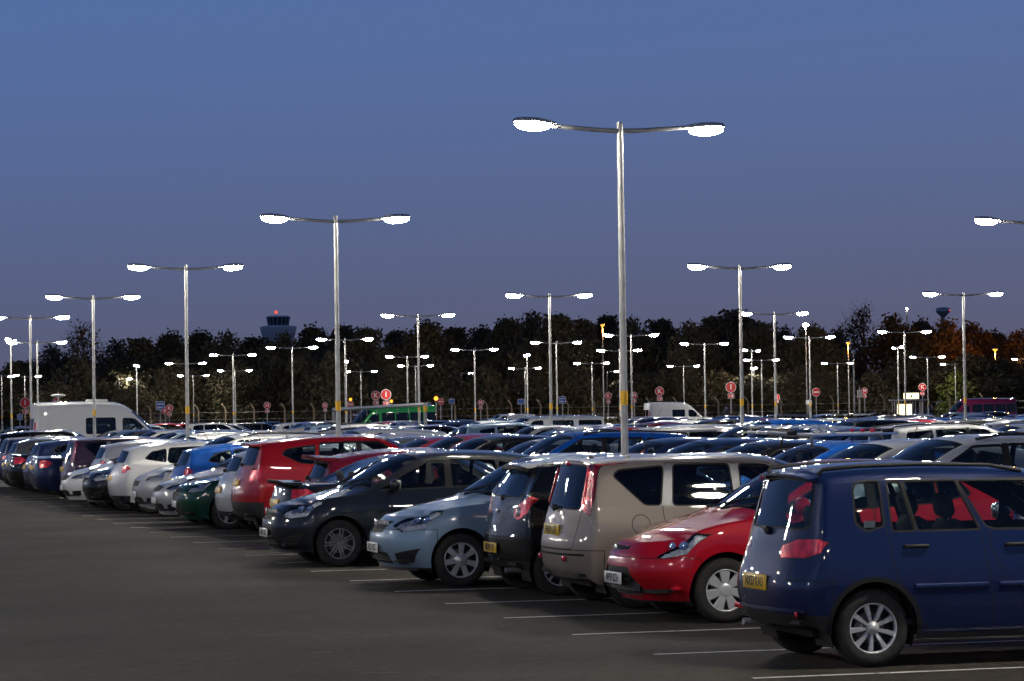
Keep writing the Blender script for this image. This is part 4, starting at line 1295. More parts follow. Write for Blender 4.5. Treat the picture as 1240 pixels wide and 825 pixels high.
ESTATE = variant(HATCH, name='estate_car', L=4.62, rails='chrome',
    su=[.56, .90, 1.38, 1.85, 2.4, 3.05, 3.60, 4.30], axr=3.60, z4=[.84, .90, .945, .95, .955, .965, .975, .985],
    t5=[(1.34, .985, .80), (2.10, 1.36, .615), (2.5, 1.395, .625), (3.05, 1.395, .62), (3.60, 1.385, .61), (4.22, 1.365, .59)],
    t7=[(1.06, .995), (1.92, 1.42), (2.45, 1.475), (3.05, 1.475), (3.60, 1.46), (4.22, 1.425)],
    ur=[4.54, 4.60, 4.62, 4.57, 4.51, 4.36], zr=[.30, .42, .60, .84, .99, 1.395], dr=(.04, .22),
    win=[[(1.76, .995), (2.42, 1.0), (2.42, 1.35), (2.20, 1.34), (1.50, 1.0)], [(2.50, 1.0), (3.14, 1.01), (3.20, 1.05), (3.14, 1.35), (2.50, 1.36)],
         [(3.26, 1.015), (4.06, 1.03), (4.16, 1.09), (3.98, 1.29), (3.22, 1.345)]],
    rb=(4.25, .60), rwiper=(.0, 1.02, .22, .02, 4.53), shelf=.9,
    rwin=[(-.1, 1.03), (.60, 1.03), (.52, 1.345), (-.1, 1.365)], tailgate=[(-.1, .62), (.62, .62), (.68, .98), (.58, 1.38), (-.1, 1.41)])
SUV = variant(HATCH, name='suv_car', L=4.40, w=.91, rw=.355, axf=.90, axr=3.54, zs=[.27, .42, .66, .88], arch=.06,
    un=[.14, .05, .0, .03, .12], zn=[.27, .42, .60, .80, .93], su=[.56, .90, 1.36, 1.85, 2.4, 3.0, 3.54, 4.05], z4=[.99, 1.04, 1.08, 1.09, 1.10, 1.12, 1.16, 1.18],
    t5=[(1.32, 1.12, .82), (2.02, 1.545, .645), (2.45, 1.585, .655), (3.0, 1.58, .65), (3.54, 1.55, .635), (3.98, 1.505, .61)],
    t7=[(1.08, 1.13), (1.86, 1.60), (2.4, 1.66), (3.0, 1.655), (3.54, 1.62), (3.98, 1.57)],
    ur=[4.32, 4.38, 4.40, 4.33, 4.24, 4.10], zr=[.38, .50, .70, .96, 1.16, 1.54], dr=(.045, .24), crown=.05,
    win=[[(1.70, 1.13), (2.42, 1.145), (2.42, 1.535), (2.12, 1.525), (1.46, 1.13)], [(2.50, 1.15), (3.12, 1.17), (3.10, 1.52), (2.50, 1.54)],
         [(3.22, 1.20), (3.44, 1.22), (3.72, 1.36), (3.64, 1.43), (3.18, 1.495)]],
    pillar=[[(2.42, 1.13), (2.50, 1.13), (2.50, 1.555), (2.42, 1.555)]], dark=[2],
    doors=[[(1.56, .32), (2.45, .32), (2.45, 1.56), (2.08, 1.555), (1.48, 1.18), (1.48, .8)], [(2.475, .32), (3.02, .32), (3.16, .85), (3.18, 1.535), (2.475, 1.565)]],
    rwin=[(-.1, 1.19), (.60, 1.19), (.53, 1.48), (-.1, 1.505)], tailgate=[(-.1, .72), (.66, .72), (.70, 1.1), (.58, 1.53), (-.1, 1.56)],
    grille=[[(-.1, .74), (.36, .76), (.40, .90), (-.1, .91)], [(-.1, .36), (.5, .36), (.46, .52), (-.1, .52)]],
    fplastic=[[(-.2, .15), (1, .15), (1, .40), (-.2, .40)]], rplastic=[[(-.2, .2), (1, .2), (1, .60), (-.2, .60)]],
    lamps={'headlight:lens': [(1.3, 3.2), (1.8, 3.02), (2.5, 3.1), (3.3, 3.7), (3.4, 3.97), (2.2, 3.97), (1.5, 3.85)],
           'tail_light:red_lens': [(9.85, 3.55), (10.6, 3.0), (11.5, 2.9), (11.6, 3.75), (10.6, 3.95)]},
    fb=(.56, .75), rb=(4.0, .70), mirror=(1.62, 1.19), handles=[(2.28, .98), (2.98, 1.01)], seat_u=2.22, cow_u=1.08, seat_dz=.14, plate_z=.90, rwiper=(.0, 1.19, .24, .02, 4.25), wd=.225,
    spoil=(3.9, 4.22, 1.575, 1.54, .56, .035))
MPV = variant(HATCH, name='mpv_car', L=4.40, w=.90, axf=.90, axr=3.60, rails='plastic',
    un=[.14, .05, .0, .03, .14], zn=[.20, .35, .52, .70, .83], su=[.56, .90, 1.16, 1.75, 2.4, 3.05, 3.60, 4.08], z4=[.92, .98, 1.02, 1.03, 1.035, 1.045, 1.06, 1.07],
    t5=[(1.10, 1.06, .80), (1.98, 1.51, .64), (2.45, 1.555, .655), (3.05, 1.555, .65), (3.60, 1.535, .64), (4.02, 1.50, .62)],
    t7=[(.90, 1.06), (1.80, 1.57), (2.4, 1.63), (3.05, 1.63), (3.60, 1.605), (4.02, 1.565)],
    ur=[4.30, 4.37, 4.40, 4.34, 4.28, 4.12], zr=[.32, .44, .62, .88, 1.07, 1.535], dr=(.04, .20),
    win=[[(1.30, 1.06), (1.58, 1.065), (1.58, 1.22)], [(1.63, 1.065), (2.42, 1.08), (2.42, 1.50), (2.06, 1.49), (1.63, 1.245)], [(2.50, 1.08), (3.18, 1.09), (3.18, 1.495), (2.50, 1.51)],
         [(3.24, 1.095), (3.80, 1.12), (3.88, 1.18), (3.80, 1.45), (3.24, 1.49)]],
    pillar=[[(2.42, 1.06), (2.50, 1.06), (2.50, 1.525), (2.42, 1.525)]],
    doors=[[(1.46, .24), (2.45, .24), (2.45, 1.535), (2.05, 1.525), (1.34, 1.14), (1.34, .75)], [(2.475, .24), (3.08, .24), (3.22, .8), (3.215, 1.52), (2.475, 1.54)]],
    rwin=[(-.1, 1.09), (.62, 1.09), (.55, 1.48), (-.1, 1.50)], tailgate=[(-.1, .62), (.66, .62), (.70, 1.02), (.58, 1.52), (-.1, 1.55)],
    mirror=(1.60, 1.11), handles=[(2.28, .90), (3.02, .92)], seat_u=2.2, cow_u=.90, seat_dz=.1, rb=(4.02, .62), rwiper=(.0, 1.08, .24, .02, 4.30),
    lamps={'headlight:lens': [(1.3, 3.2), (1.8, 3.02), (2.5, 3.1), (3.3, 3.7), (3.4, 3.97), (2.2, 3.97), (1.5, 3.85)],
           'tail_light:red_lens': [(10.5, 4.6), (11.1, 4.6), (11.4, 3.3), (10.6, 3.1)]})
CADDY = variant(MPV, name='window_van', L=4.88, w=.90, H=1.83, axf=.88, axr=3.89, rails=None, rw=.32,
    su=[.56, .88, 1.16, 1.75, 2.4, 3.2, 3.89, 4.55], z4=[.95, 1.02, 1.06, 1.07, 1.07, 1.07, 1.07, 1.07],
    t5=[(1.10, 1.10, .81), (1.90, 1.70, .69), (2.4, 1.745, .71), (3.2, 1.755, .71), (3.89, 1.75, .70), (4.62, 1.73, .685)],
    t7=[(.90, 1.10), (1.72, 1.75), (2.35, 1.82), (3.2, 1.83), (3.89, 1.825), (4.62, 1.80)],
    ur=[4.80, 4.86, 4.88, 4.86, 4.83, 4.74], zr=[.34, .46, .66, .90, 1.10, 1.76], dr=(.025, .12), rfy=[.95, .985, 1.0, .985, .95, .9],
    win=[[(1.34, 1.10), (1.58, 1.105), (1.58, 1.32)], [(1.64, 1.105), (2.36, 1.12), (2.36, 1.67), (2.02, 1.65), (1.64, 1.37)], [(2.62, 1.14), (3.50, 1.14), (3.50, 1.66), (2.62, 1.66)],
         [(3.68, 1.14), (4.56, 1.14), (4.56, 1.65), (3.68, 1.66)]], pillar=[], winr=.06,
    doors=[[(1.46, .26), (2.48, .26), (2.48, 1.72), (1.98, 1.70), (1.34, 1.2), (1.34, .75)], [(2.53, .26), (3.44, .26), (3.58, .8), (3.58, 1.72), (2.53, 1.72)]],
    rwin=[(-.1, 1.12), (.62, 1.12), (.58, 1.66), (-.1, 1.68)], tailgate=[(-.1, .55), (.72, .55), (.74, 1.1), (.64, 1.74), (-.1, 1.77)],
    seat_dz=.2, seat_u=2.1, lamps={'headlight:lens': MPV['lamps']['headlight:lens'], 'tail_light:red_lens': [(10.8, 4.5), (11.15, 4.5), (11.3, 3.0), (10.8, 3.0)]}, rb=(4.5, .55), rwiper=None, dark=[3])
VAN = variant(CADDY, name='panel_van', rear_doors=True, L=5.68, w=.985, H=2.60, axf=.95, axr=4.25, rw=.345, zs=[.28, .42, .70, 1.0],
    un=[.14, .05, .0, .03, .12], zn=[.26, .44, .62, .86, 1.02], su=[.56, .95, 1.20, 1.85, 2.6, 3.5, 4.25, 5.2], z4=[1.12, 1.22, 1.30, 1.32, 1.32, 1.32, 1.32, 1.32],
    t5=[(1.14, 1.34, .88), (2.05, 2.20, .76), (2.7, 2.44, .78), (3.5, 2.48, .80), (4.25, 2.48, .80), (5.35, 2.46, .79)],
    t7=[(.92, 1.36), (1.82, 2.20), (2.55, 2.56), (3.5, 2.60), (4.25, 2.60), (5.35, 2.58)],
    ur=[5.58, 5.66, 5.68, 5.67, 5.66, 5.60], zr=[.40, .55, .76, 1.0, 1.34, 2.52], dr=(.02, .09), rfy=[.96, .99, 1.0, .99, .97, .95], fy=[.96, .99, 1.0, .99, .965],
    win=[[(1.36, 1.40), (2.20, 1.38), (2.34, 1.42), (2.34, 1.96), (1.90, 1.94)], [(2.62, 1.40), (3.70, 1.40), (3.70, 1.98), (2.62, 1.98)]],
    pillar=[], winr=.07, doors=[[(1.50, .34), (2.46, .34), (2.46, 2.05), (1.94, 2.03), (1.32, 1.5), (1.32, .9)], [(2.52, .34), (3.72, .34), (3.82, .9), (3.82, 2.06), (2.52, 2.06)]],
    rwin=[(.06, 1.42), (.66, 1.42), (.64, 1.98), (.06, 1.98)], tailgate=[(-.1, .60), (.82, .60), (.86, 1.3), (.78, 2.46), (-.1, 2.50)],
    grille=[[(-.1, .70), (.5, .72), (.54, .92), (-.1, .93)], [(-.1, .36), (.6, .36), (.56, .56), (-.1, .56)]], fplastic=[[(-.2, .15), (1.2, .15), (1.2, .50), (-.2, .50)]],
    rplastic=[[(-.2, .2), (1.2, .2), (1.2, .58), (-.2, .58)]], mirror=(1.62, 1.52), handles=[(2.30, 1.10), (2.66, 1.12)], seat_u=2.15, cow_u=.92, seat_dz=.5, shelf=.1, noseats=True, dark=[1], antenna=False, rb=(5.2, .58), fb=(.56, .8))

CADDYP = variant(CADDY, win=CADDY['win'][:2], dark=[])
BUS = variant(VAN, name='minibus', L=6.6, axr=4.9, su=[.56, .95, 1.20, 1.85, 2.6, 3.8, 4.9, 6.1],
    t5=[(1.14, 1.34, .88), (1.95, 2.20, .80), (2.5, 2.40, .82), (3.8, 2.42, .83), (4.9, 2.42, .83), (6.3, 2.40, .82)],
    t7=[(.92, 1.36), (1.75, 2.22), (2.4, 2.52), (3.8, 2.55), (4.9, 2.55), (6.3, 2.53)],
    ur=[6.5, 6.58, 6.6, 6.59, 6.58, 6.52], rb=(6.1, .58), win=[VAN['win'][0]] + [[(2.55 + 1.0 * k, 1.40), (3.47 + 1.0 * k, 1.40), (3.47 + 1.0 * k, 2.05), (2.55 + 1.0 * k, 2.05)] for k in range(4)], dark=[1, 2, 3, 4])
# ================================================================ THE PLACE
LAMP_Z = 5.78
# ---- asphalt and ground
def make_asphalt():
    m, nt, b = newmat('asphalt'); L = nt.links.new
    tc = nt.nodes.new('ShaderNodeTexCoord')
    def nz(sc, det=6, rough=.55):
        n = nt.nodes.new('ShaderNodeTexNoise'); n.inputs['Scale'].default_value = sc; n.inputs['Detail'].default_value = det; n.inputs['Roughness'].default_value = rough
        L(tc.outputs['Object'], n.inputs['Vector']); return n
    big = nz(.10, 5, .6); mid = nz(.9, 7, .72); fine = nz(45, 3, .7)
    cr = nt.nodes.new('ShaderNodeValToRGB'); cr.color_ramp.elements[0].position = .36; cr.color_ramp.elements[1].position = .64
    cr.color_ramp.elements[0].color = (.028, .0245, .0200, 1); cr.color_ramp.elements[1].color = (.046, .0405, .0330, 1)
    ad = nt.nodes.new('ShaderNodeMix'); ad.data_type = 'FLOAT'; ad.inputs['Factor'].default_value = .5
    L(big.outputs['Fac'], ad.inputs['A']); L(mid.outputs['Fac'], ad.inputs['B']); L(ad.outputs['Result'], cr.inputs[0])
    # aggregate speckle
    vo = nt.nodes.new('ShaderNodeTexVoronoi'); vo.inputs['Scale'].default_value = 38; L(tc.outputs['Object'], vo.inputs['Vector'])
    mr = nt.nodes.new('ShaderNodeMapRange'); mr.inputs['To Min'].default_value = .62; mr.inputs['To Max'].default_value = 1.5
    L(vo.outputs['Color'], mr.inputs['Value'])
    mx = nt.nodes.new('ShaderNodeMix'); mx.data_type = 'RGBA'; mx.blend_type = 'MULTIPLY'; mx.inputs['Factor'].default_value = .8
    L(cr.outputs[0], mx.inputs['A']); L(mr.outputs[0], mx.inputs['B'])
    # coarse mottling, patches of older and newer surface
    mo = nz(5.5, 5, .7); mo2 = nz(.35, 2, .5)
    r1 = nt.nodes.new('ShaderNodeMapRange'); r1.inputs['From Min'].default_value = .3; r1.inputs['From Max'].default_value = .7; r1.inputs['To Min'].default_value = .72; r1.inputs['To Max'].default_value = 1.28
    r2 = nt.nodes.new('ShaderNodeMapRange'); r2.inputs['From Min'].default_value = .35; r2.inputs['From Max'].default_value = .65; r2.inputs['To Min'].default_value = .74; r2.inputs['To Max'].default_value = 1.24
    L(mo.outputs['Fac'], r1.inputs['Value']); L(mo2.outputs['Fac'], r2.inputs['Value'])
    pm = nt.nodes.new('ShaderNodeMath'); pm.operation = 'MULTIPLY'; L(r1.outputs[0], pm.inputs[0]); L(r2.outputs[0], pm.inputs[1])
    mx2 = nt.nodes.new('ShaderNodeMix'); mx2.data_type = 'RGBA'; mx2.blend_type = 'MULTIPLY'; mx2.inputs['Factor'].default_value = 1
    L(mx.outputs['Result'], mx2.inputs['A']); L(pm.outputs[0], mx2.inputs['B']); mx = mx2
    # oil drips and pale scuffs
    st_ = nz(.75, 3, .5); sr = nt.nodes.new('ShaderNodeValToRGB'); sr.color_ramp.elements[0].position = .66; sr.color_ramp.elements[1].position = .74
    L(st_.outputs['Fac'], sr.inputs[0])
    m2 = nt.nodes.new('ShaderNodeMix'); m2.data_type = 'RGBA'; m2.inputs['B'].default_value = (.017, .016, .015, 1)
    mul = nt.nodes.new('ShaderNodeMath'); mul.operation = 'MULTIPLY'; mul.inputs[1].default_value = .6; L(sr.outputs[0], mul.inputs[0]); L(mul.outputs[0], m2.inputs['Factor'])
    L(mx.outputs['Result'], m2.inputs['A'])
    L(m2.outputs['Result'], b.inputs['Base Color'])
    r_ = nt.nodes.new('ShaderNodeMapRange'); r_.inputs['To Min'].default_value = .72; r_.inputs['To Max'].default_value = .95
    L(mid.outputs['Fac'], r_.inputs['Value']); L(r_.outputs[0], b.inputs['Roughness'])
    bp = nt.nodes.new('ShaderNodeBump'); bp.inputs['Strength'].default_value = .5; bp.inputs['Distance'].default_value = .006
    L(fine.outputs['Fac'], bp.inputs['Height']); L(bp.outputs[0], b.inputs['Normal'])
    b.inputs['Specular IOR Level'].default_value = .16
    MATS['asphalt'] = m
make_asphalt()
noisy('line_paint', (.07, .066, .06), (.62, .61, .58), 9, (.5, .7), .2, detail=9, contrast=(.30, .46), bscale=60)
noisy('grass', (.012, .018, .008), (.035, .045, .018), 1.2, (.8, 1), .4, contrast=(.3, .7))
m = MB(); m.add([(-2500, -300, -.02), (2500, -300, -.02), (2500, 4000, -.02), (-2500, 4000, -.02)], [(0, 1, 2, 3)])
tag(m.obj('ground', 'grass'), kind='structure')
m = MB(); m.add([(-60, -40, 0), (70, -40, 0), (75, 262, 0), (-75, 262, 0)], [(0, 1, 2, 3)])
CARPARK = tag(m.obj('car_park', 'asphalt'), kind='structure')
# bay lines: thin worn paint, one object each
lm = MB(); n_ = 10; L_ = 5.05 * KS
vs = []; fs = []
for k in range(n_ + 1):
    x = -.27 * KS + L_ * k / n_
    j_ = .004 * math.sin(k * 2.1)
    vs += [(x, -.038 + j_, 0), (x, .038 + j_ * .6, 0)]
for k in range(n_): fs.append((2 * k, 2 * k + 2, 2 * k + 3, 2 * k + 1))
lm.add(vs, fs); LINE = lm.mesh('bay_line', ['line_paint'])
for row in range(3):
    for half in (0, 1):
        for k in range(-2, 47):
            p = st(2.4 * k, 15.6 * row + (0 if half == 0 else 9.6), .004)
            q = st(2.4 * k, 15.6 * row + 4.8)
            if row and not (-12 < q.x / q.y * 100 < 22): continue
            o = link('bay_line', LINE, CARPARK); o.location = p; o.rotation_euler = (0, 0, TH + (math.pi if half else 0))

# worn remains of an older line of marks across the aisle
wm = MB(); wm.box((0, 0, 0), (.26, .035, .001)); noisy('faded_paint', (.036, .033, .029), (.10, .095, .085), 14, (.6, .8), 0, detail=9, contrast=(.42, .62)); WM = wm.mesh('worn_mark', ['faded_paint'])
for (px, py) in ((155, 706), (190, 720), (230, 735), (280, 750), (331, 769), (390, 790), (462, 815)):
    p = pix(px, py, depth_for(px, py, .0045)); o = link('worn_mark', WM, CARPARK); o.location = p; o.rotation_euler = (0, 0, TH + rnd.uniform(-.1, .1)); o.scale = (rnd.uniform(.5, 1.1), 1, 1)
# ---- lamp posts
noisy('galvanised', (.22, .225, .23), (.34, .345, .35), 3.5, (.32, .5), 0, .35)
simple('yellow_band', (.75, .42, .02), .5)
simple('lamp_housing', (.40, .41, .42), .4, .5)
LAMP_STRENGTH = 760.0
def emitter(name, c, s_):
    m = bpy.data.materials.new(name); m.use_nodes = True
    nt = m.node_tree; nt.nodes.clear()
    o = nt.nodes.new('ShaderNodeOutputMaterial'); e = nt.nodes.new('ShaderNodeEmission')
    e.inputs[0].default_value = (*c, 1); e.inputs[1].default_value = s_
    nt.links.new(e.outputs[0], o.inputs[0]); MATS[name] = m
emitter('lamp_glow', (1.0, .92, .77), LAMP_STRENGTH)
emitter('sodium_glow', (1.0, .36, .03), 2.6)
emitter('red_glow', (1.0, .05, .02), 3.0)
def lamp_meshes():
    D = {}
    c = MB(); c.tube([(0, 0, -.2), (0, 0, 1.25), (0, 0, 1.3), (0, 0, LAMP_Z - .55), (0, 0, LAMP_Z - .5), (0, 0, LAMP_Z + .10)], [.070, .068, .050, .040, .044, .042], 16)
    c.box((0, -.062, .75), (.09, .03, .5), 0, None, .006)
    D['column'] = c.mesh('column', ['galvanised'])
    b = MB(); b.tube([(0, 0, 2.05), (0, 0, 2.245)], .0525, 16); D['band'] = b.mesh('yellow_band', ['yellow_band'])
    a = MB(); a.tube([(0, 0, LAMP_Z - .02), (.35, 0, LAMP_Z - .005), (1.02, 0, LAMP_Z + .045)], [.036, .032, .028], 10); D['arm'] = a.mesh('arm', ['galvanised'])
    h = MB()
    vs = []; fs = []; prof = [(-.30, .035, .045), (-.22, .085, .075), (-.05, .125, .098), (.14, .135, .098), (.26, .10, .08), (.30, .03, .055)]
    for (x, hw, hh) in prof:
        for (y, z) in ((-hw, .035), (-hw * .75, hh * .85), (0, hh), (hw * .75, hh * .85), (hw, .035), (hw * .6, .02), (-hw * .6, .02)): vs.append((x, y, z))
    for k in range(len(prof) - 1):
        for q in range(7): fs.append((k * 7 + q, k * 7 + (q + 1) % 7, (k + 1) * 7 + (q + 1) % 7, (k + 1) * 7 + q))
    fs += [tuple(range(7)), tuple(range(35, 42))[::-1]]
    h.add(vs, fs, 0, True); D['head'] = h.mesh('lamp_head', ['lamp_housing'])
    g = MB(); g.ellipsoid((.03, 0, -.012), (.25, .125, .075), 14, 8, 0)
    g.v = [(x, y, min(z, .03)) for x, y, z in g.v]
    D['lens'] = g.mesh('lens', ['lamp_glow'])
    return D
LM = lamp_meshes()
def lamp_post(pos, rz, label, group, heads=(1, -1), single=False, jig=0.0):
    r = empty('lamp_post', pos, rz)
    link('column', LM['column'], r); link('yellow_band', LM['band'], r)
    for sg in heads:
        a = link('arm', LM['arm'], r); a.rotation_euler = (0, 0, 0 if sg > 0 else math.pi)
        h = link('lamp_head', LM['head'], r); h.location = (sg * 1.20, 0, LAMP_Z + .035 + jig * sg); h.rotation_euler = (0, R(-3), 0 if sg > 0 else math.pi)
        link('lens', LM['lens'], h)
    tag(r, label, 'lamp post', group)
    return r
G_near = 'lamp posts along the parking rows'
near = {(0, 0): 'tall twin-headed steel lamp post rising behind the beige hatchback', (0, 1): 'twin-headed steel lamp post rising behind the red SUV in the front row',
        (0, 2): 'twin-headed steel lamp post rising behind the bright blue hatchback', (0, 3): 'twin-headed steel lamp post standing in front of the white panel van',
        (0, 4): 'twin-headed lamp post beside the red round sign with blue panel, left of the white van',
        (1, 1): 'twin-headed lamp post of the second pole line, only one head in view',
        (1, 2): 'twin-headed lamp post beside the red round sign lettered I, amid silver cars', (1, 3): 'twin-headed lamp post behind the silver window van',
        (1, 4): 'twin-headed lamp post at the end of the grey height barrier', (2, 3): 'twin-headed lamp post in front of the maroon minibus', (2, 4): 'twin-headed lamp post before the hedge and no-entry sign'}
for row in (-2, -1, 0, 1, 2):
    for k in range(-2, 5):
        s_ = 18.2 + 19.2 * k; t_ = 4.5 + 15.6 * row - (.25 if row == 2 else 0)
        if row > 0 and k < 0: continue
        if row == 1 and k == 0: continue
        if row == 2 and k < 3: continue
        lab = near.get((row, k), 'twin-headed steel lamp post out in the car park beside the aisle')
        lamp_post(st(s_, t_), TH, lab, G_near, jig=-.02 if (row, k) == (0, 0) else 0)
far = [(13, 412, 'E'), (45, 415, 'T'), (30, 456, 'T'), (144, 459, 'S'), (165.5, 443, 'E'), (234, 455, 'T'), (225, 440, 'T'), (282, 430, 'T'), (284.5, 449, 'T'), (353.6, 421, 'T'),
       (376, 456, 'S'), (417.7, 411, 'T'), (419, 438, 'E'), (437, 450, 'T'), (493, 432, 'T'), (503, 443, 'T'), (558, 452, 'S'), (574.5, 423.5, 'T'), (635.5, 446, 'T'), (638, 430.5, 'E'),
       (673.5, 415, 'T'), (716.7, 440, 'T'), (735, 450, 'S'), (764, 406, 'T'), (750, 424.5, 'T'), (827.7, 443.5, 'T'), (853, 416.5, 'T'), (910, 424.5, 'F'), (922, 436, 'T'), (913, 446, 'E'),
       (980, 408.5, 'T'), (1014, 440, 'T'), (1087, 421, 'E'), (1095, 402, 'T'), (1123, 432.5, 'T'), (1156.6, 441, 'S2'), (1245, 435, 'T'), (2, 455, 'T')]
for (px, py, kd) in far:
    d = depth_for(px, py, LAMP_Z + .03)
    p = pix(px, py, d); p.z = 0
    rz = TH + {'T': 0, 'E': R(78), 'S': R(25), 'F': R(50), 'S2': 0}[kd]
    hd = (1, -1) if kd in 'TEF' else ((1,) if kd == 'S' else (-1,))
    lab = 'far twin-headed lamp post standing before the dark tree line' if len(hd) == 2 else 'far single-headed lamp post standing before the dark tree line'
    lamp_post(p, rz, lab, 'far twin lamp posts' if len(hd) == 2 else 'far single lamp posts', hd)

# ================================================================ parked cars
CARPROTO = {}
SPECS = dict(mazda=MAZDA, fiesta=FIESTA, note=NOTE, ka=KA, corsa3=CORSA3, corsa=CORSA, sport=SPORT, suv=SUV, hatch=HATCH, saloon=SALOON, estate=ESTATE, van=VAN, mpv=MPV, caddy=CADDY, hatchs=HATCHS, caddyp=CADDYP, bus=BUS)
KIND = dict(mazda='hatchback', fiesta='hatchback', note='hatchback', ka='small hatchback', corsa3='hatchback', corsa='hatchback', sport='saloon', suv='SUV', hatch='hatchback', saloon='saloon', estate='estate car', van='panel van', mpv='people carrier', caddy='window van', hatchs='hatchback', caddyp='small van', bus='minibus')
COL = {'silver': (.44, .45, .47, .75), 'pale silver': (.56, .57, .58, .6), 'dark grey': (.06, .063, .07, .6), 'black': (.005, .005, .006, .1), 'navy blue': (.008, .016, .06, .4), 'bright blue': (.006, .085, .40, .2), 'red': (.34, .006, .012, .2),
       'maroon': (.11, .005, .016, .3), 'white': (.66, .66, .64, 0), 'beige': (.42, .36, .28, .5), 'dark green': (.006, .05, .032, .4), 'light blue': (.18, .26, .36, .6), 'gold': (.26, .22, .15, .6), 'purple': (.06, .03, .06, .5)}
def shade(cn):
    f = rnd.uniform(.88, 1.12); c = COL[cn]
    return (c[0] * f, c[1] * f, c[2] * f, c[3])
def put_car(key, lod, colr, s, t, heading, label, group=None, centre=False, cat='car'):
    """heading +1: nose away from the near aisle. t = the aisle-side end, or the middle when centre"""
    sp = SPECS[key]
    if (key, lod) not in CARPROTO:
        r = make_car(sp, lod); index_children(r); CARPROTO[(key, lod)] = r
        for c, gs in CHILD[r.name]: c.color = colr if len(colr) == 4 else (*colr, .4)
    else: r = clone(CARPROTO[(key, lod)], colr)
    tc = t if centre else t + sp['L'] / 2 / KS
    r.location = st(s, tc)
    r.rotation_euler = (0, 0, TH + (0 if heading > 0 else math.pi) + R(rnd.uniform(-.7, .7)) * (0 if lod == 0 else 1))
    tag(r, label, cat, group)
    return r
# ---- front row, near end
CARS0 = {}
car_m = put_car('mazda', 0, (.004, .013, .066, .35), 1.33, .24, 1, 'navy blue tall hatchback with roof rails, rear plate NX53 KAU')
car_f = put_car('fiesta', 0, (.42, .003, .014, .12), 6.45, .66, -1, 'bright red hatchback parked nose out, front plate NV59 BZH')
car_n = put_car('note', 0, (.24, .205, .175, .6), 8.75, .66, 1, 'beige metallic hatchback with tall red tail lights up its rear pillars')
car_k = put_car('ka', 0, (.008, .0085, .010, .2), 11.2, .66, 1, 'small black hatchback with a big roof spoiler and round rear lamp')
car_b = put_car('corsa3', 0, (.22, .32, .43, .55), 13.35, -.2, -1, 'light metallic blue hatchback parked nose out')
car_c = put_car('corsa', 0, (.010, .014, .020, .35), 18.55, -.55, -1, 'charcoal hatchback parked nose out with grey twin-spoke wheels')
for (root, txt, u, z, white) in ((car_f, 'NV59 BZH', -.022, .405, True), (car_b, 'NL57 HCX', -.018, .445, True), (car_c, 'NA07 UKC', -.018, .445, True)):
    plate(root, txt, Vector((2.0 - u if root is not car_f else 1.975 - u, 0, z)), (R(90), 0, R(90)), False)
# ---- front row, farther on (bay number, spec, colour, heading, t)
row0 = [(8, 'sport', 'black', 1, -.1, 'black saloon with a boot spoiler, parked beside the charcoal hatchback'), (9, 'hatchs', 'maroon', 1, .75, 'maroon hatchback hidden behind the black spoilered saloon'),
        (11, 'suv', 'red', 1, .62, 'dark red SUV parked tail out with large red lamps'), (12, 'hatch', 'silver', 1, .75, 'silver hatchback parked tail out between the red SUV and the dark green car'),
        (13, 'saloon', 'dark green', -1, .35, 'dark green saloon parked nose out'), (14, 'estate', 'silver', -1, .35, 'silver estate car nose out beside the dark green saloon'),
        (15, 'hatch', 'bright blue', 1, 1.0, 'bright blue hatchback parked tail out among silver cars'), (16, 'mpv', 'silver', -1, .65, 'silver people carrier nose out beside the bright blue hatchback'),
        (17, 'hatch', 'pale silver', 1, .45, 'pale silver rounded hatchback parked tail out'), (18, 'corsa', 'black', -1, .2, 'black hatchback nose out between the white and pale silver cars'),
        (19, 'hatch', 'white', -1, .0, 'white hatchback parked nose out in the front row'), (20, 'hatch', 'silver', 1, .9, 'silver hatchback tail out behind the white one'),
        (21, 'note', 'purple', 1, .55, 'dull purple hatchback tail out next to the black saloon'), (22, 'saloon', 'navy blue', 1, .1, 'navy saloon parked tail out at the far left of the front row'),
        (23, 'saloon', 'black', 1, .3, None), (24, 'hatch', 'navy blue', 1, .4, None), (25, 'saloon', 'black', 1, .2, None), (26, 'hatch', 'dark grey', 1, .3, None), (27, 'estate', 'navy blue', 1, .3, None), (28, 'suv', 'black', 1, .3, None)]
for (k, key, cn, hd, t, lab) in row0:
    put_car(key, 1, shade(cn), 2.4 * k + 1.2 + rnd.uniform(-.08, .12), t, hd, lab or ('%s %s at the dark far end of the front row' % (cn, KIND[key])), 'front row of parked cars')
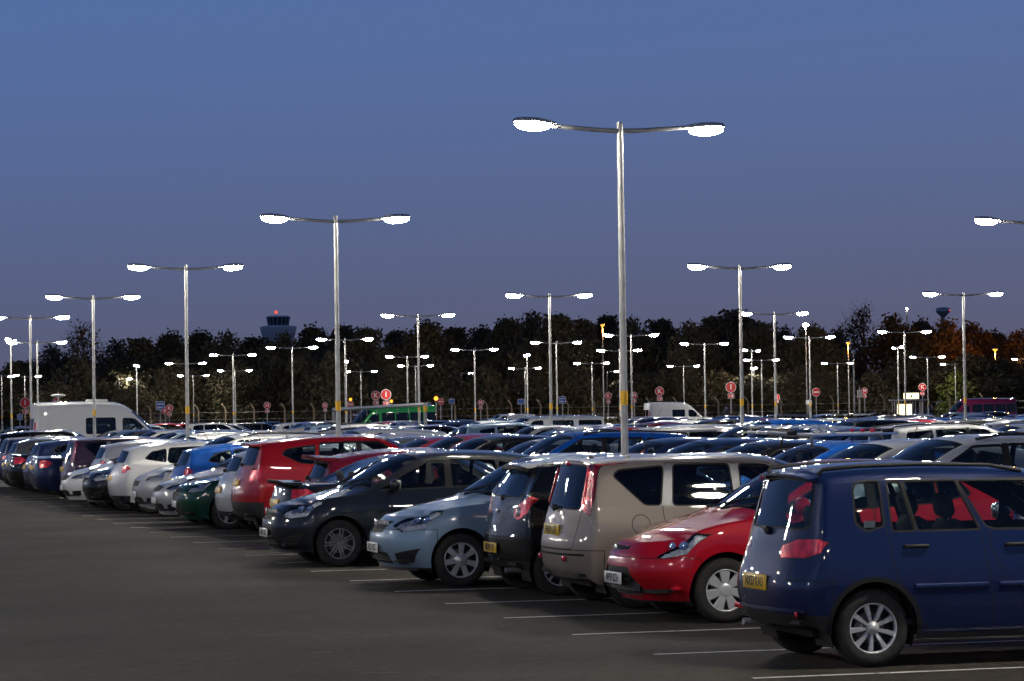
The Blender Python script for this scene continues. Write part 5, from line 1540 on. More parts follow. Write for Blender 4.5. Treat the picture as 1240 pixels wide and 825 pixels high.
# ---- the other rows: explicit cars where the photograph shows one, then a typical mix
ORD = ['second', 'third', 'fourth', 'fifth', 'sixth', 'seventh', 'eighth', 'ninth']
fixed = {
 ('0b', 3): ('mpv', 'navy blue', -1), ('0b', 4): None, ('0b', 5): ('mpv', 'silver', -1), ('0b', 6): ('hatch', 'silver', -1), ('0b', 7): ('hatch', 'bright blue', -1), ('0b', 8): ('hatch', 'black', -1),
 ('0b', 9): ('hatch', 'navy blue', -1), ('0b', 10): ('hatch', 'navy blue', -1), ('0b', 11): None, ('0b', 12): ('mpv', 'bright blue', -1), ('0b', 13): ('saloon', 'silver', -1), ('0b', 14): ('hatch', 'black', -1), ('0b', 15): ('hatch', 'maroon', -1),
 ('0b', 16): ('saloon', 'maroon', -1), ('0b', 17): ('saloon', 'dark grey', -1), ('0b', 18): ('hatch', 'silver', -1), ('0b', 20): ('estate', 'pale silver', 1), ('0b', 23): ('estate', 'white', 1),
 ('0b', 38): None, ('0b', 39): None, ('0b', 25): ('estate', 'beige', -1), ('0b', 26): ('hatch', 'navy blue', -1), ('0b', 27): ('hatch', 'navy blue', -1), ('0b', 28): ('saloon', 'white', -1), ('0b', 30): ('hatch', 'light blue', -1),
 ('1a', 12): None, ('1a', 13): ('mpv', 'silver', -1), ('1a', 14): ('saloon', 'dark grey', -1), ('1a', 15): ('mpv', 'pale silver', 1), ('1a', 16): ('hatch', 'silver', -1), ('1a', 17): ('hatch', 'maroon', -1), ('1a', 19): ('hatch', 'pale silver', -1), ('1a', 22): ('estate', 'silver', 1), ('1a', 24): ('hatch', 'gold', -1),
 ('1a', 26): ('hatch', 'red', -1), ('1a', 27): ('saloon', 'black', 1), ('1a', 33): ('hatch', 'light blue', -1), ('1a', 36): ('hatch', 'silver', -1), ('1a', 37): ('hatch', 'dark grey', -1),
 ('1b', 23): ('hatch', 'black', -1), ('1b', 24): ('hatch', 'navy blue', -1), ('1b', 26): ('estate', 'light blue', 1), ('1b', 35): ('caddy', 'silver', -1), ('1b', 34): None, ('1b', 39): ('suv', 'white', -1), ('1b', 38): None, ('1b', 43): ('suv', 'black', -1), ('1b', 17): ('mpv', 'silver', -1), ('1b', 20): ('hatch', 'red', 1),
 ('2a', 31): ('hatch', 'red', 1), ('2a', 32): ('hatch', 'white', -1),
}
mix_k = ['hatch'] * 5 + ['corsa', 'fiesta', 'saloon', 'saloon', 'estate', 'mpv', 'suv', 'note', 'ka']
mix_c = ['silver'] * 5 + ['pale silver', 'dark grey', 'dark grey', 'black', 'black', 'black', 'navy blue', 'navy blue', 'light blue', 'bright blue', 'red', 'maroon', 'white', 'white', 'beige', 'gold']
ncar = 0
rows = [('0b', 9.6, -1), ('1a', 15.6, 1), ('1b', 25.2, -1), ('2a', 31.2, 1), ('2b', 40.8, -1), ('3a', 46.8, 1), ('3b', 56.4, -1), ('4a', 62.4, 1)]
for ri, (rn, ta, side) in enumerate(rows):
    for k in range(2, 46):
        tm = ta + side * 2.45
        p = st(2.4 * k + 1.2, tm)
        x0 = 620 + (st(2.4 * k + 1.2, tm - 2.3).x / st(2.4 * k + 1.2, tm - 2.3).y) * FPX
        x1 = 620 + (st(2.4 * k + 1.2, tm + 2.3).x / st(2.4 * k + 1.2, tm + 2.3).y) * FPX
        rr_ = rnd.random(); hd_ = rnd.random(); kk = rnd.choice(mix_k); cc = rnd.choice(mix_c)
        if x1 < -15 or x0 > 1255: continue
        fx = fixed.get((rn, k), 0)
        if fx is None: continue
        if fx: key, cn, hd = fx
        else:
            if rr_ > .93: continue
            key, cn = kk, cc; hd = -side if hd_ < .72 else side
            hd = -1 if (side < 0 and hd_ < .8) else (1 if side > 0 and hd_ < .6 else -1)
        d = p.y
        lod = 1 if (rn == '0b' and d < 62) or d < 56 else 2
        sp = SPECS[key]
        off = .30 + rnd.uniform(-.1, .25)
        tc = ta + side * (off + sp['L'] / 2 / KS)
        if rn == '0b' and k < 14: tc = ta - (4.55 - sp['L'] / 2 / KS)
        c = shade(cn)
        nm = '%s %s in the %s row of parked cars' % (cn, KIND[key], ORD[ri])
        if (rn, k) == ('0b', 12): nm = 'bright blue people carrier behind the light blue hatchback'
        if (rn, k) == ('0b', 7): nm = 'blue hatchback carrying bicycle racks on its roof'
        if (rn, k) == ('0b', 5): nm = 'silver people carrier directly behind the navy tall hatchback'
        if (rn, k) == ('1b', 35): nm = 'silver window van with three side windows beyond the blue people carrier'
        if (rn, k) == ('1b', 39): nm = 'white SUV parked in front of the white panel van, facing the near aisle'
        o = put_car(key, lod, c, 2.4 * k + 1.2 + rnd.uniform(-.12, .12), tc, hd, nm, 'cars in the %s row' % ORD[ri], True, 'van' if key in ('caddy', 'van') else 'car')
        if key in ('hatch', 'saloon', 'estate', 'corsa', 'fiesta'): f_ = rnd.uniform(1.03, 1.07); o.scale = (f_, f_, f_)
        ncar += 1
        if (rn, k) == ('0b', 7): BIKECAR = o
print('cars in the other rows', ncar)
# bicycle carriers on the blue car's roof
zr_ = 1.475
for kx in (-.25, .75):
    m = MB(); m.tube([(kx - .45, -.58, zr_ - .07), (kx - .45, -.52, zr_ + .06), (kx - .45, .52, zr_ + .06), (kx - .45, .58, zr_ - .07)], .016, 8); m.obj('roof_bar', 'plastic', BIKECAR)
for ky, mt in ((-.36, 'chrome'), (0.0, 'rim_silver'), (.34, 'chrome')):
    m = MB(); m.tube([(-1.0, ky, zr_ + .10), (-.4, ky, zr_ + .085), (.3, ky, zr_ + .085), (.85, ky, zr_ + .13)], .022, 8)
    m.box((-.85, ky, zr_ + .13), (.16, .07, .05), 1, None, .012); m.box((.5, ky, zr_ + .12), (.14, .08, .06), 1, None, .012); m.tube([(-.1, ky, zr_ + .1), (.06, ky + .10, zr_ + .20), (.30, ky + .12, zr_ + .17)], .014, 6, 0)
    m.box((-.62, ky + .05, zr_ + .13), (.07, .03, .04), 2, None, .01)
    m.obj('bicycle_carrier', [mt, 'plastic', 'red_lens'], BIKECAR)
# the white panel van
wv = put_car('van', 1, COL['white'], 92.8, 4.2, 1, 'white high-roof panel van with a roof vent, behind the front row', 'vans', False, 'van')
m = MB(); m.tube([(0, 0, 0), (0, 0, .22)], .02, 8); m.ellipsoid((0, 0, .27), (.28, .28, .06), 16, 6); m.tube([(0, 0, .3), (0, 0, .42)], .008, 6)
o = m.obj('roof_aerial', 'white_sticker', wv); o.location = (-1.75, .2, 2.57)
m = MB(); m.box((0, 0, .04), (.75, .6, .10), 0, None, .03); o = m.obj('roof_vent', 'white_sticker', wv); o.location = (-.35, 0, 2.58)
# ================================================================ background
def leaf_mat(name, c1, c2, c3):
    m, nt, b = newmat(name); L = nt.links.new
    tc = nt.nodes.new('ShaderNodeTexCoord'); oi = nt.nodes.new('ShaderNodeObjectInfo')
    nz = nt.nodes.new('ShaderNodeTexNoise'); nz.inputs['Scale'].default_value = .55; nz.inputs['Detail'].default_value = 5
    ad = nt.nodes.new('ShaderNodeMath'); ad.operation = 'MULTIPLY_ADD'; ad.inputs[1].default_value = .35
    L(tc.outputs['Object'], nz.inputs['Vector']); L(oi.outputs['Random'], ad.inputs[0]); L(nz.outputs['Fac'], ad.inputs[2])
    cr = nt.nodes.new('ShaderNodeValToRGB'); cr.color_ramp.elements[0].position = .38; cr.color_ramp.elements[0].color = (*c1, 1)
    cr.color_ramp.elements[1].position = .95; cr.color_ramp.elements[1].color = (*c3, 1); e = cr.color_ramp.elements.new(.65); e.color = (*c2, 1)
    L(ad.outputs[0], cr.inputs[0]); L(cr.outputs[0], b.inputs['Base Color']); b.inputs['Roughness'].default_value = .75
    b.inputs['Specular IOR Level'].default_value = .25
    MATS[name] = m
leaf_mat('leaf_dark', (.046, .043, .026), (.066, .057, .032), (.088, .066, .034))
leaf_mat('leaf_autumn', (.050, .034, .012), (.085, .045, .012), (.12, .062, .014))
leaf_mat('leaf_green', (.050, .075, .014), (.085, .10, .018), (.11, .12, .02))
noisy('bark', (.022, .017, .012), (.05, .04, .03), 2, (.8, 1))
def make_tree(seed, h, w, leaves, mat, size=.36, trunkf=.25, sparse=0.0):
    rg = np.random.RandomState(seed); rr_ = random.Random(seed)
    # clumps
    cl = []
    for k in range(26):
        a = rr_.uniform(0, 2 * math.pi); zf = rr_.uniform(0, 1)
        prof = math.sin(math.pi * min(1, .18 + .82 * zf)) ** .7
        rad = w / 2 * prof * rr_.uniform(.25, .80)
        cl.append((rad * math.cos(a), rad * math.sin(a), h * (trunkf + (1 - trunkf) * (.10 + .80 * zf)), rr_.uniform(.16, .27) * w * (.75 if zf > .8 else 1)))
    cl.append((0, 0, h * .93, w * .13))
    n_each = leaves // len(cl)
    P = []; 
    for (x, y, z, r_) in cl:
        v = rg.normal(size=(n_each, 3)); v /= np.linalg.norm(v, axis=1)[:, None]
        rad = r_ * (rg.uniform(.0, 1, n_each) ** .45) * (1 + .35 * rg.normal(size=n_each) * .5)
        P.append(np.array([x, y, z]) + v * rad[:, None] * np.array([1, 1, .8]))
    P = np.concatenate(P); n = len(P)
    A = rg.normal(size=(n, 3)); A /= np.linalg.norm(A, axis=1)[:, None]
    B_ = np.cross(A, rg.normal(size=(n, 3))); B_ /= np.linalg.norm(B_, axis=1)[:, None]
    sz = size * rg.uniform(.55, 1.25, n)[:, None]
    V = np.empty((n, 4, 3)); V[:, 0] = P - A * sz * .5; V[:, 1] = P + B_ * sz * .36; V[:, 2] = P + A * sz * .5; V[:, 3] = P - B_ * sz * .36
    me = bpy.data.meshes.new('crown'); me.from_pydata(V.reshape(-1, 3).tolist(), [], np.arange(n * 4).reshape(n, 4).tolist()); me.materials.append(MATS[mat]); me.update()
    t = MB(); th = h * .018 + .05
    t.tube([(0, 0, -.2), (.05, .03, h * .25), (-.05, .08, h * .55), (0, 0, h * .9)], [th * 1.25, th, th * .65, th * .15], 8)
    for (x, y, z, r_) in cl[:18 if sparse == 0 else 26]:
        z0 = max(h * .18, z - math.hypot(x, y) * .9 - .4)
        t.tube([(0, .03, z0), (x * .45, y * .45, z0 + (z - z0) * .45), (x, y, z)], [th * .5, th * .3, th * .08], 5)
        for q in range(3 if sparse == 0 else 9):
            v = Vector((rr_.gauss(0, 1), rr_.gauss(0, 1), rr_.gauss(.5, 1))).normalized() * r_ * 1.25
            t.tube([(x * .8, y * .8, z0 + (z - z0) * .8), (x + v.x * .5, y + v.y * .5, z + v.z * .5), (x + v.x, y + v.y, z + v.z)], [th * .14, th * .09, th * .03], 4)
    return me, t.mesh('trunk', ['bark'])
TREES = {}
def tree(kind, pos, h, w, label, group, rz=None):
    cr_, tr_ = TREES[kind]; ph, pw = TREES[kind + '_size']
    r = empty('tree', pos, rnd.uniform(0, 6.28) if rz is None else rz)
    for nm, me in (('trunk', tr_), ('crown', cr_)):
        o = link(nm, me, r); o.scale = (w / pw, w / pw, h / ph)
    tag(r, label, 'tree', group); return r
def deftree(kind, *a, **k):
    TREES[kind] = make_tree(*a, **k); TREES[kind + '_size'] = (a[1], a[2])
deftree('dark1', 11, 10, 8, 9000, 'leaf_dark'); deftree('dark2', 12, 10, 7, 9000, 'leaf_dark'); deftree('dark3', 13, 10, 9, 9500, 'leaf_dark', trunkf=.12)
deftree('autumn1', 14, 10, 8, 8000, 'leaf_autumn'); deftree('bare', 15, 11, 9, 1500, 'leaf_autumn', .30, .25, 1.0); deftree('bush', 16, 4, 5, 5000, 'leaf_dark', .28, .02)
deftree('lit', 17, 5, 5, 6000, 'leaf_green', .26, .02)
tops = [(-20, 446), (25, 436), (62, 418), (100, 394), (140, 412), (170, 410), (205, 408), (240, 405), (275, 405), (310, 408), (345, 405), (380, 400), (415, 396), (445, 395), (480, 398), (515, 393), (550, 396), (585, 396), (615, 388), (645, 378), (675, 382), (705, 386),
        (735, 384), (765, 388), (800, 386), (835, 390), (865, 382), (892, 374), (920, 390), (950, 398), (985, 400), (1015, 398), (1045, 372), (1080, 382), (1115, 390), (1145, 388), (1175, 390), (1205, 404), (1235, 402), (1262, 408)]
for q, (px, py) in enumerate(tops):
    d = 296 + 26 * ((q * 7) % 5) / 4 + rnd.uniform(-4, 4)
    p = pix(px, py, d); h = p.z + rnd.uniform(-.2, .3); p.z = 0
    w = rnd.uniform(7.0, 9.5)
    if px in (100,): kind, lab = 'bare', 'thin half-bare tree standing up beyond the white panel van'
    elif px == 1045: kind, lab = 'bare', 'tall thin half-bare tree with orange leaves against the evening sky'
    elif px > 1070: kind, lab = rnd.choice(['autumn1', 'dark1', 'autumn1']), 'autumn brown tree lit orange at the right end of the tree line'
    else: kind, lab = rnd.choice(['dark1', 'dark2', 'dark3']), 'dark leafy tree in the tree line behind the car park'
    if kind == 'bare': w = 7.5
    if kind.startswith('dark') and px > 1070: lab = 'dark leafy tree in the tree line behind the car park'
    tree(kind, p, h, w, lab, {'bare': 'half-bare trees', 'autumn1': 'autumn trees'}.get(kind, 'trees of the tree line'))
for q in range(34):                                    # lower trees in front
    px = -20 + q * 38.5 + rnd.uniform(-10, 10)
    d = 276 + rnd.uniform(0, 14)
    p = pix(px, 480, d); p.z = 0
    tree(rnd.choice(['dark3', 'dark1', 'bush']), p, rnd.uniform(4.6, 7.6), rnd.uniform(6, 9), 'low dark tree or bush at the foot of the tree line', 'bushes at the foot of the tree line')
# a lit shrub beside its lamp
d = depth_for(1156.6, 441, LAMP_Z + .03)
p = pix(1160, 470, d + 3.2); p.z = 0
tree('lit', p, 5.0, 5.6, 'yellow-green bush lit by the lamp post beside it', 'lit bush')
# ---- hedges
def hedge(p0, p1, h, w, label, n):
    rg = np.random.RandomState(5)
    L_ = (p1 - p0).length; ax = (p1 - p0).normalized(); sd = Vector((-ax.y, ax.x, 0))
    t = rg.uniform(0, L_, n); y = rg.uniform(-w / 2, w / 2, n); zz = rg.uniform(0, 1, n) ** .7
    top = h * (1 + .10 * np.sin(t * .9) + .08 * np.sin(t * 2.3 + 1) + .05 * rg.normal(size=n))
    z = zz * top
    P = np.outer(t, np.array(ax)) + np.outer(y, np.array(sd)); P[:, 2] += z
    A = rg.normal(size=(n, 3)); A /= np.linalg.norm(A, axis=1)[:, None]; B_ = np.cross(A, rg.normal(size=(n, 3))); B_ /= np.linalg.norm(B_, axis=1)[:, None]
    s_ = .20 * rg.uniform(.5, 1.3, n)[:, None]
    V = np.empty((n, 4, 3)); V[:, 0] = P - A * s_ * .5; V[:, 1] = P + B_ * s_ * .4; V[:, 2] = P + A * s_ * .5; V[:, 3] = P - B_ * s_ * .4
    r = empty('hedge', p0); me = bpy.data.meshes.new('foliage'); me.from_pydata(V.reshape(-1, 3).tolist(), [], np.arange(n * 4).reshape(n, 4).tolist()); me.materials.append(MATS['leaf_dark']); me.update()
    o = link('foliage', me, r); o['kind'] = 'stuff'
    m = MB()
    for k in range(int(L_ / 1.2)):
        b = ax * (k * 1.2 + .4); m.tube([b, b + Vector((.05, 0, h * .5)), b + Vector((-.05, .05, h * .85))], [.03, .02, .008], 5)
    o = m.obj('stems', 'bark', r); o['kind'] = 'stuff'
    tag(r, label, 'hedge', None)
def gp(px, d):
    p = pix(px, 495, d); p.z = 0; return p
hedge(gp(690, 152), gp(1150, 146), 1.45, 1.3, 'long clipped dark hedge behind the parked rows below the signs', 9000)
hedge(gp(120, 160), gp(222, 152), 1.25, 1.2, 'short dark hedge beside the nose of the white panel van', 3000)
hedge(gp(-10, 150), gp(40, 152), 1.2, 1.2, 'short dark hedge at the foot of the far lamp posts left of the van', 2000)

# ---- signs
simple('sign_red', (.62, .012, .020), .45); simple('sign_white', (.72, .72, .72), .5); simple('sign_blue', (.02, .10, .42), .45); simple('sign_back', (.22, .22, .23), .6)
def disc(r_, th=.02, n=28):
    m = MB(); m.prism([(r_ * math.cos(2 * math.pi * k / n), r_ * math.sin(2 * math.pi * k / n)) for k in range(n)], -th, 0); return m
UP = (R(90), 0, 0)                                     # face towards the camera
def round_sign(px, py, dpx, letter, panel, label, two_posts=False, bar=False, rz=0.0):
    d = min(FPX * .74 / dpx, 236.0); sc_ = dpx * d / FPX / .74
    c = pix(px, py, d)
    r = empty('zone_sign' if not bar else 'no_entry_sign', (c.x, c.y, 0), rz)
    m = MB(); m.tube([(0, .05, -.1), (0, .05, c.z + .42 * sc_)], .04, 8); m.obj('post', 'galvanised', r)
    o = disc(.37).obj('disc', 'sign_white', r); o.scale = (sc_, sc_, sc_); o.location = (0, 0, c.z); o.rotation_euler = UP
    f = disc(.335, .012).obj('red_face', 'sign_red', o); f.location = (0, 0, .012)
    if letter:
        t = link('lettering', text_mesh(letter, .50, 'sign_white', .004, .014), o); t.location = (0, 0, .0165)
    if bar:
        m = MB(); m.box((0, 0, .016), (.50, .13, .008)); m.obj('white_bar', 'sign_white', o)
    if panel:
        m = MB(); m.box((0, 0, -.01), (.44, .34, .02), 0, None, .006); q = m.obj('panel', 'sign_white', r); q.scale = (sc_, sc_, sc_); q.location = (0, 0, c.z - .60 * sc_); q.rotation_euler = UP
        m = MB(); m.box((0, 0, .004), (.38, .28, .008)); m.obj('panel_face', 'sign_red', q)
        m = MB(); m.box((-.09, 0, .010), (.04, .16, .006)); m.box((.08, 0, .010), (.13, .16, .006)); m.obj('panel_mark', 'sign_white', q)
    tag(r, label, 'sign', 'round red zone signs' if not bar else 'no-entry signs')
for (px, py, dp, le, pa, lab) in [
    (30.5, 488, 12.6, 'I', True, 'red round sign lettered I above a small blue sign behind the white van'), (68, 487, 10, 'M', True, 'red round sign half hidden behind the roof of the white van'),
    (205, 494.5, 9.2, 'K', True, 'red round sign lettered K next to the square blue arrow sign'), (200, 497.5, 8.6, 'K', False, 'red round sign overlapped by another K sign near the blue arrow sign'),
    (323.5, 491, 8.5, 'H', True, 'red round sign lettered H above the silver cars'), (393.6, 491, 7.2, 'H', True, 'small red round sign by the tall lamp post behind the red SUV'),
    (455, 479, 11.2, 'K', True, 'red round sign lettered K beside the larger I sign above the green minibus'), (467.4, 478, 13, 'I', True, 'large red round sign lettered I above the green minibus'),
    (582, 488, 7.5, 'M', True, 'red round sign before the nose of the small white van'), (736.4, 479.5, 8.6, 'K', True, 'red round sign lettered K with two panels left of the tall lamp post'),
    (768, 479, 8, 'M', True, 'red round sign just right of the tall lamp post'), (798.7, 474, 11, 'K', True, 'red round sign lettered K above the white van roof'),
    (885, 469, 13, 'I', True, 'red round sign lettered I on two posts beside the lamp post'), (941, 481, 7, 'J', True, 'small red round sign between two lamp posts above the hedge'),
    (1047, 473.5, 8, 'M', True, 'red round sign lettered M above the right part of the hedge'), (1117, 469, 9.5, 'K', True, 'red round sign lettered K beside the lit shelter')]:
    round_sign(px, py, dp, le, pa, lab)
for (px, py, dp, lab) in [(988.4, 475, 10.5, 'red no-entry sign with white bar standing behind the hedge'), (424.4, 489.7, 8.2, 'red no-entry sign behind the height barrier'), (533.8, 486.5, 8.0, 'red no-entry sign beside the bright amber beacon')]:
    round_sign(px, py, dp, None, False, lab, bar=True, rz=R(12))
def blue_sign(px, py, wpx, label, hpx=None, arrow=True, mat='sign_blue'):
    d = min(FPX * .75 / wpx, 236.0); sc_ = wpx * d / FPX / .75; c = pix(px, py, d); hh = .75 if hpx is None else .75 * hpx / wpx
    r = empty('direction_sign', (c.x, c.y, 0))
    m = MB(); m.tube([(0, .05, -.1), (0, .05, c.z + hh / 2)], .04, 8); m.obj('post', 'galvanised', r)
    m = MB(); m.box((0, 0, -.01), (.78, hh + .03, .02), 0, None, .006); o = m.obj('panel', 'sign_white', r); o.scale = (sc_, sc_, sc_); o.location = (0, 0, c.z); o.rotation_euler = UP
    m = MB(); m.box((0, 0, .004), (.70, hh - .05, .010)); m.obj('panel_face', mat, o)
    m = MB()
    if arrow:
        m.box((.05, -hh * .22, .012), (.34, .07, .006)); m.prism([(-.26, -hh * .22), (-.10, -hh * .22 - .12), (-.10, -hh * .22 + .12)], .010, .016)
        for k in range(4): m.box((-.21 + .14 * k, hh * .20, .012), (.09, .12, .006))
        m.obj('arrow', 'sign_white', o)
    tag(r, label, 'sign', None)
blue_sign(194, 491.5, 10, 'square blue sign with a white arrow beside the nose of the white van')
blue_sign(24, 505.5, 6.5, 'small blue sign under the red I sign left of the van')
blue_sign(631, 486.5, 8, 'rounded blue sign beside two lamp posts behind the silver window van', 6, False)
blue_sign(681, 484.5, 8, 'grey and blue sign board right of the lamp post behind the window van', 8, True)
blue_sign(547, 486, 6.5, 'blue sign on a post right of the amber beacon', 5, False)
blue_sign(518, 490.5, 7, 'pale blue sign at the end of the height barrier', 5, False)
blue_sign(979.5, 487.5, 7, 'pale grey notice board before the no-entry sign', 5, False, 'sign_white')
blue_sign(1041, 477, 5.5, 'small grey sign board beside the red M sign', 8, False, 'sign_back')

# ---- amber beacons on posts
for (px, py, lab) in ((528, 482.6, 'bright amber globe beacon on a post behind the white SUV'), (474, 486, 'amber globe beacon beside the large red I sign'), (424.5, 483.8, 'amber globe beacon above the no-entry sign by the height barrier')):
    d = 232.0; c = pix(px, py, d)
    r = empty('amber_beacon', (c.x, c.y, 0)); m = MB(); m.tube([(0, 0, -.1), (0, 0, c.z - .1)], .05, 8); m.obj('post', 'galvanised', r)
    big = .17 if px == 528 else .12
    m = MB(); m.ellipsoid((0, 0, c.z), (big, big, big), 12, 8); m.obj('globe', 'sodium_glow', r)
    tag(r, lab, 'beacon', 'amber beacons')
# ---- sodium street lights, floodlight masts, dark camera poles
def mast(px, py, d, label, mat, size, name='street_light', rcol=.06):
    c = pix(px, py, d); r = empty(name, (c.x, c.y, 0))
    m = MB(); m.tube([(0, 0, -.2), (0, 0, c.z)], [rcol, rcol * .6], 8); m.obj('column', 'galvanised', r)
    if mat:
        m = MB(); m.box((0, 0, c.z + .12), (size * 2.6, .3, .10), 0, None, .03); h = m.obj('lamp_head', 'lamp_housing', r)
        m = MB(); m.ellipsoid((0, -.05, c.z), (size, size, size * .6), 10, 6); m.obj('lens', mat, h)
        if mat == 'sodium_glow':
            ld = bpy.data.lights.new('sodium_bulb', 'POINT'); ld.energy = 5200 * size; ld.color = (1, .38, .06); ld.shadow_soft_size = .25
            lo = bpy.data.objects.new('sodium_bulb', ld); col.objects.link(lo); lo.parent = r; lo.location = (0, -.1, c.z - .45)
    else:
        m = MB(); m.ellipsoid((0, 0, c.z + .1), (.16, .16, .2), 10, 6); m.obj('camera_dome', 'lamp_housing', r)
    tag(r, label, 'street light' if mat else 'camera pole', None); return r
mast(729.6, 394.5, 262, 'orange street light glowing in front of the tree tops above the tall post', 'sodium_glow', .16)
mast(1027, 416, 262, 'orange street light glowing before the dark trees right of the bright floodlight', 'sodium_glow', .16)
mast(975.6, 393.7, 262, 'brilliant white floodlight on a tall mast against the tree tops', 'lamp_glow', .26, 'floodlight_mast')
mast(1098, 374, 335, 'tall mast with pale lights rising above the autumn trees', 'lamp_glow', .12, 'floodlight_mast', .12)
mast(1252, 412, 290, 'orange street light at the right end of the tree line', 'sodium_glow', .26)
mast(1205, 424, 288, 'orange street light hidden among the autumn trees', 'sodium_glow', .20)
mast(1300, 405, 300, 'orange street light beyond the right end of the tree line', 'sodium_glow', .30)
mast(756, 418, 205, 'dark camera pole beside the tall lamp post', None, 0, 'camera_pole', .09)
mast(1033.5, 428, 215, 'dark camera pole in front of the half-bare tree', None, 0, 'camera_pole', .08)
c = pix(1142, 378, 620); r = empty('beacon_mast', (c.x, c.y, 0))
m = MB(); m.tube([(0, 0, 0), (0, 0, c.z)], [.5, .35], 8); m.obj('column', 'galvanised', r)
m = MB(); m.lathe([(.3, c.z - 1.2), (1.5, c.z), (1.5, c.z + .8), (.4, c.z + 1.0)], 12, 'Z'); m.obj('platform', 'lamp_housing', r)
m = MB(); m.ellipsoid((0, -1.2, c.z + .2), (.45, .3, .3), 8, 5); m.ellipsoid((1.1, -.6, c.z + .3), (.3, .3, .25), 8, 5); m.obj('lens', 'red_glow', r)
tag(r, 'distant mast with a red lit platform above the trees', 'mast', None)

# ---- airport control tower, far behind the trees
simple('tower_wall', (.78, .72, .72), .8); simple('tower_glass', (.03, .07, .075), .12, 0, .5)
dT = 900.0; c = pix(337, 393, dT); r = empty('control_tower', (c.x, c.y, 0)); zt = c.z
sc = dT / FPX
def zpx(y): return pix(337, y, dT).z
m = MB(); m.lathe([(5.0, 0), (4.2, zpx(414)), (4.2, zpx(409))], 24, 'Z'); m.obj('shaft', 'tower_wall', r)
m = MB(); m.lathe([(3.9, zpx(412)), (4.9, zpx(409)), (5.6, zpx(397.2)), (5.7, zpx(396)), (4.5, zpx(394.8)), (3.3, zpx(394.4))], 24, 'Z'); m.obj('deck', 'tower_wall', r)
m = MB(); m.lathe([(3.15, zpx(394.5)), (3.6, zpx(384.2))], 16, 'Z', smooth=False); cab = m.obj('glass_cab', 'tower_glass', r)
for k in range(16):
    a = 2 * math.pi * (k + .0) / 16
    m = MB(); m.tube([(3.17 * math.cos(a), 3.17 * math.sin(a), zpx(394.5)), (3.63 * math.cos(a), 3.63 * math.sin(a), zpx(384.2))], .06, 4); m.obj('mullion', 'tower_wall', cab)
m = MB(); m.lathe([(3.65, zpx(384.4)), (3.65, zpx(383.6)), (3.0, zpx(382.6)), (.01, zpx(382.2))], 24, 'Z'); m.obj('roof', 'sign_white', r)
m = MB(); m.tube([(-.6, 0, zpx(382.5)), (-.6, 0, zpx(379))], .08, 6); m.obj('mast', 'tower_wall', r)
m = MB(); m.ellipsoid((-.6, -.3, zpx(378.2)), (.42, .42, .42), 10, 6); m.obj('red_beacon', 'red_glow', r)
tag(r, 'distant airport control tower with a glass cab and red beacon', 'control tower')

# ---- boundary fence with cranked posts
r = empty('boundary_fence', gp(100, 250)); base = Vector(r.location)
noisy('post_wood', (.16, .12, .08), (.26, .20, .14), 2, (.7, .95))
fm_ = MB(); fm_.tube([(0, 0, -.1), (0, 0, 2.5), (-.12, -.05, 2.75), (-.32, -.12, 3.0)], [.075, .07, .07, .06], 7); FP = fm_.mesh('fence_post', ['post_wood'])
for px in (147, 182, 240, 273, 307.6, 345, 380, 512, 551, 590, 619.5, 654.7, 688, 720, 787, 820, 870, 906, 946, 1009, 1040, 1071, 1102, 1150, 1190):
    o = link('fence_post', FP, r); o.location = gp(px, 250) - base; o.rotation_euler = (0, 0, rnd.uniform(-.3, .3))
for z in (.5, 1.1, 1.7, 2.3):
    m = MB(); m.tube([gp(100, 250) - base + Vector((0, 0, z)), gp(1240, 250) - base + Vector((0, 0, z))], .012, 4); m.obj('wire', 'galvanised', r)
tag(r, 'boundary fence of cranked posts and wires before the tree line', 'fence')

# ---- lit shelter
emitter('panel_glow', (1.0, .86, .52), 2.2)
c = gp(1096, 212); r = empty('lit_shelter', c)
m = MB()
for x in (-.75, .75):
    for y in (0, 1.3): m.tube([(x, y, 0), (x, y, 2.35)], .04, 6)
m.obj('frame', 'galvanised', r)
m = MB(); m.box((.3, .65, 2.42), (2.6, 1.6, .12), 0, None, .03); m.obj('roof', 'lamp_housing', r)
m = MB(); m.box((-.05, -.06, 1.35), (1.16, .10, 1.72), 0, None, .02); pn = m.obj('advert_panel', 'lamp_housing', r)
m = MB(); m.box((-.05, -.125, 1.35), (1.02, .02, 1.55)); m.obj('lit_face', 'panel_glow', pn)
m = MB(); m.box((.45, -.06, 2.72), (1.1, .08, .42), 0, None, .02); hs = m.obj('header_sign', 'panel_glow', r)
m = MB(); m.prism([(-.10, -.10), (.10, -.10), (0, .10)], 0, .01); o = m.obj('header_mark', 'ink', hs); o.location = (.45, -.115, 2.72); o.rotation_euler = UP
m = MB(); m.box((1.2, .65, 1.2), (.04, 1.3, 2.2)); m.obj('side_wall', 'sign_back', r)
tag(r, 'brightly lit shelter with a glowing advert panel beside the red K sign', 'shelter')

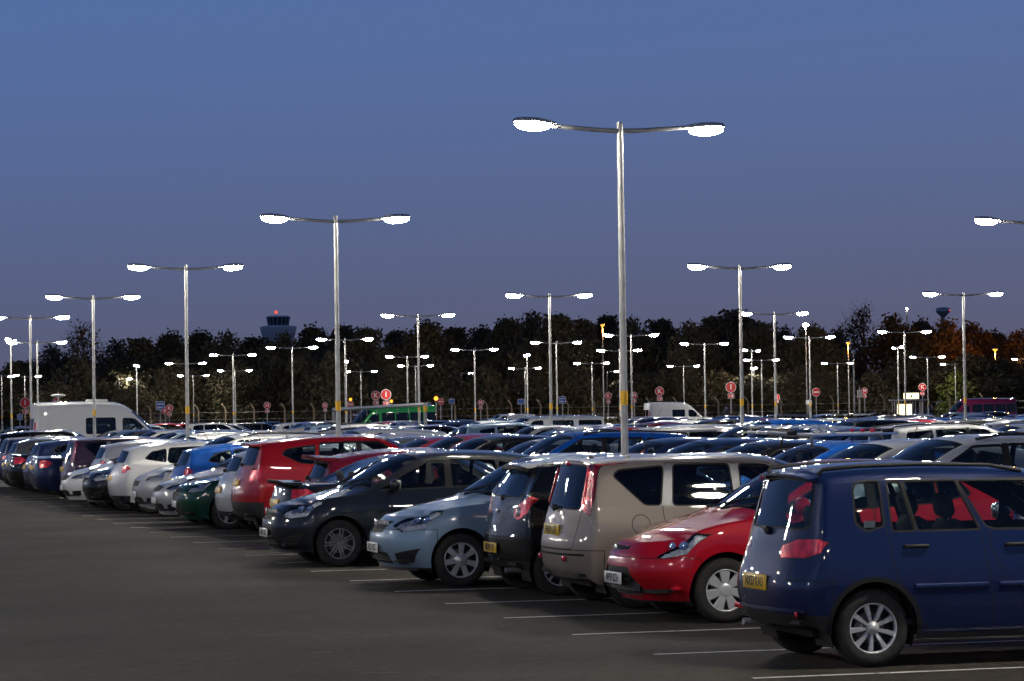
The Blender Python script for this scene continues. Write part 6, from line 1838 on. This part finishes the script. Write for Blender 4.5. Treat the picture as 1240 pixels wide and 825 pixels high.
# ---- height barrier
a = pix(404, 496, 128); b = pix(515, 490, 114.5)
r = empty('height_barrier', (a.x, a.y, 0))
m = MB(); m.tube([(0, 0, 0), (0, 0, a.z + .05)], .07, 10); m.obj('post', 'galvanised', r)
m = MB(); m.tube([(b.x - a.x, b.y - a.y, 0), (b.x - a.x, b.y - a.y, b.z + .05)], .07, 10); m.obj('post', 'galvanised', r)
m = MB(); m.tube([(0, 0, a.z), (b.x - a.x, b.y - a.y, b.z)], .075, 10); br = m.obj('cross_bar', 'galvanised', r)
for k in range(9):
    f = (k + .5) / 9; q = (b - a) * f
    m = MB(); m.tube([(q.x, q.y, a.z + q.z - .05), (q.x, q.y, a.z + q.z - .32)], .012, 4); m.obj('hanger', 'galvanised', br)
m = MB(); m.tube([(b.x - a.x, b.y - a.y, b.z - .28), (b.x - a.x, b.y - a.y, b.z - .05)], .078, 10); m.obj('yellow_band', 'yellow_band', r)
tag(r, 'grey height-restriction barrier bar across the lane by the green minibus', 'barrier')

# ---- far vehicles beyond the cross lane
def far_car(key, cn, px, d, hd, label, group='far vehicles', cat='car', dz=0.0, turn=0.0):
    p = gp(px, d)
    o = put_car(key, 2, shade(cn) if isinstance(cn, str) else cn, 0, 0, hd, label, group, True, cat)
    o.location = p; o.rotation_euler = (0, 0, (0 if hd > 0 else math.pi) + TH + turn); return o
COL['green'] = (.012, .20, .045, 0); COL['plum'] = (.16, .008, .045, .1)
far_car('bus', 'plum', 1182, 238, -1, 'maroon minibus with dark windows parked right of the lit shelter', None, 'minibus')
far_car('bus', 'green', 468, 190, -1, 'bright green minibus behind the height barrier', None, 'minibus', 0, R(12))
far_car('caddyp', 'white', 612, 232, -1, 'small white panel van facing left beyond the white SUV', None, 'van')
far_car('van', 'white', 822, 236, 1, 'white van roof behind the rows beside the red K sign', None, 'van')
far_car('hatch', 'light blue', 986, 176, -1, 'blue hatchback with lamps on, right behind the hedge and no-entry sign', None)
fk = ['hatch', 'hatch', 'saloon', 'estate', 'mpv', 'corsa']; fc = ['silver', 'silver', 'white', 'black', 'navy blue', 'dark grey', 'pale silver', 'red']
for q in range(46):
    px = -10 + q * 27 + rnd.uniform(-8, 8); d = 158 + rnd.uniform(0, 62)
    k_, c_ = rnd.choice(fk), rnd.choice(fc)
    if 700 < px < 1130 and d < 165: d += 20
    far_car(k_, c_, px, d, rnd.choice((1, -1)), '%s %s parked far back beyond the cross lane' % (c_, KIND[k_]), 'cars beyond the cross lane')
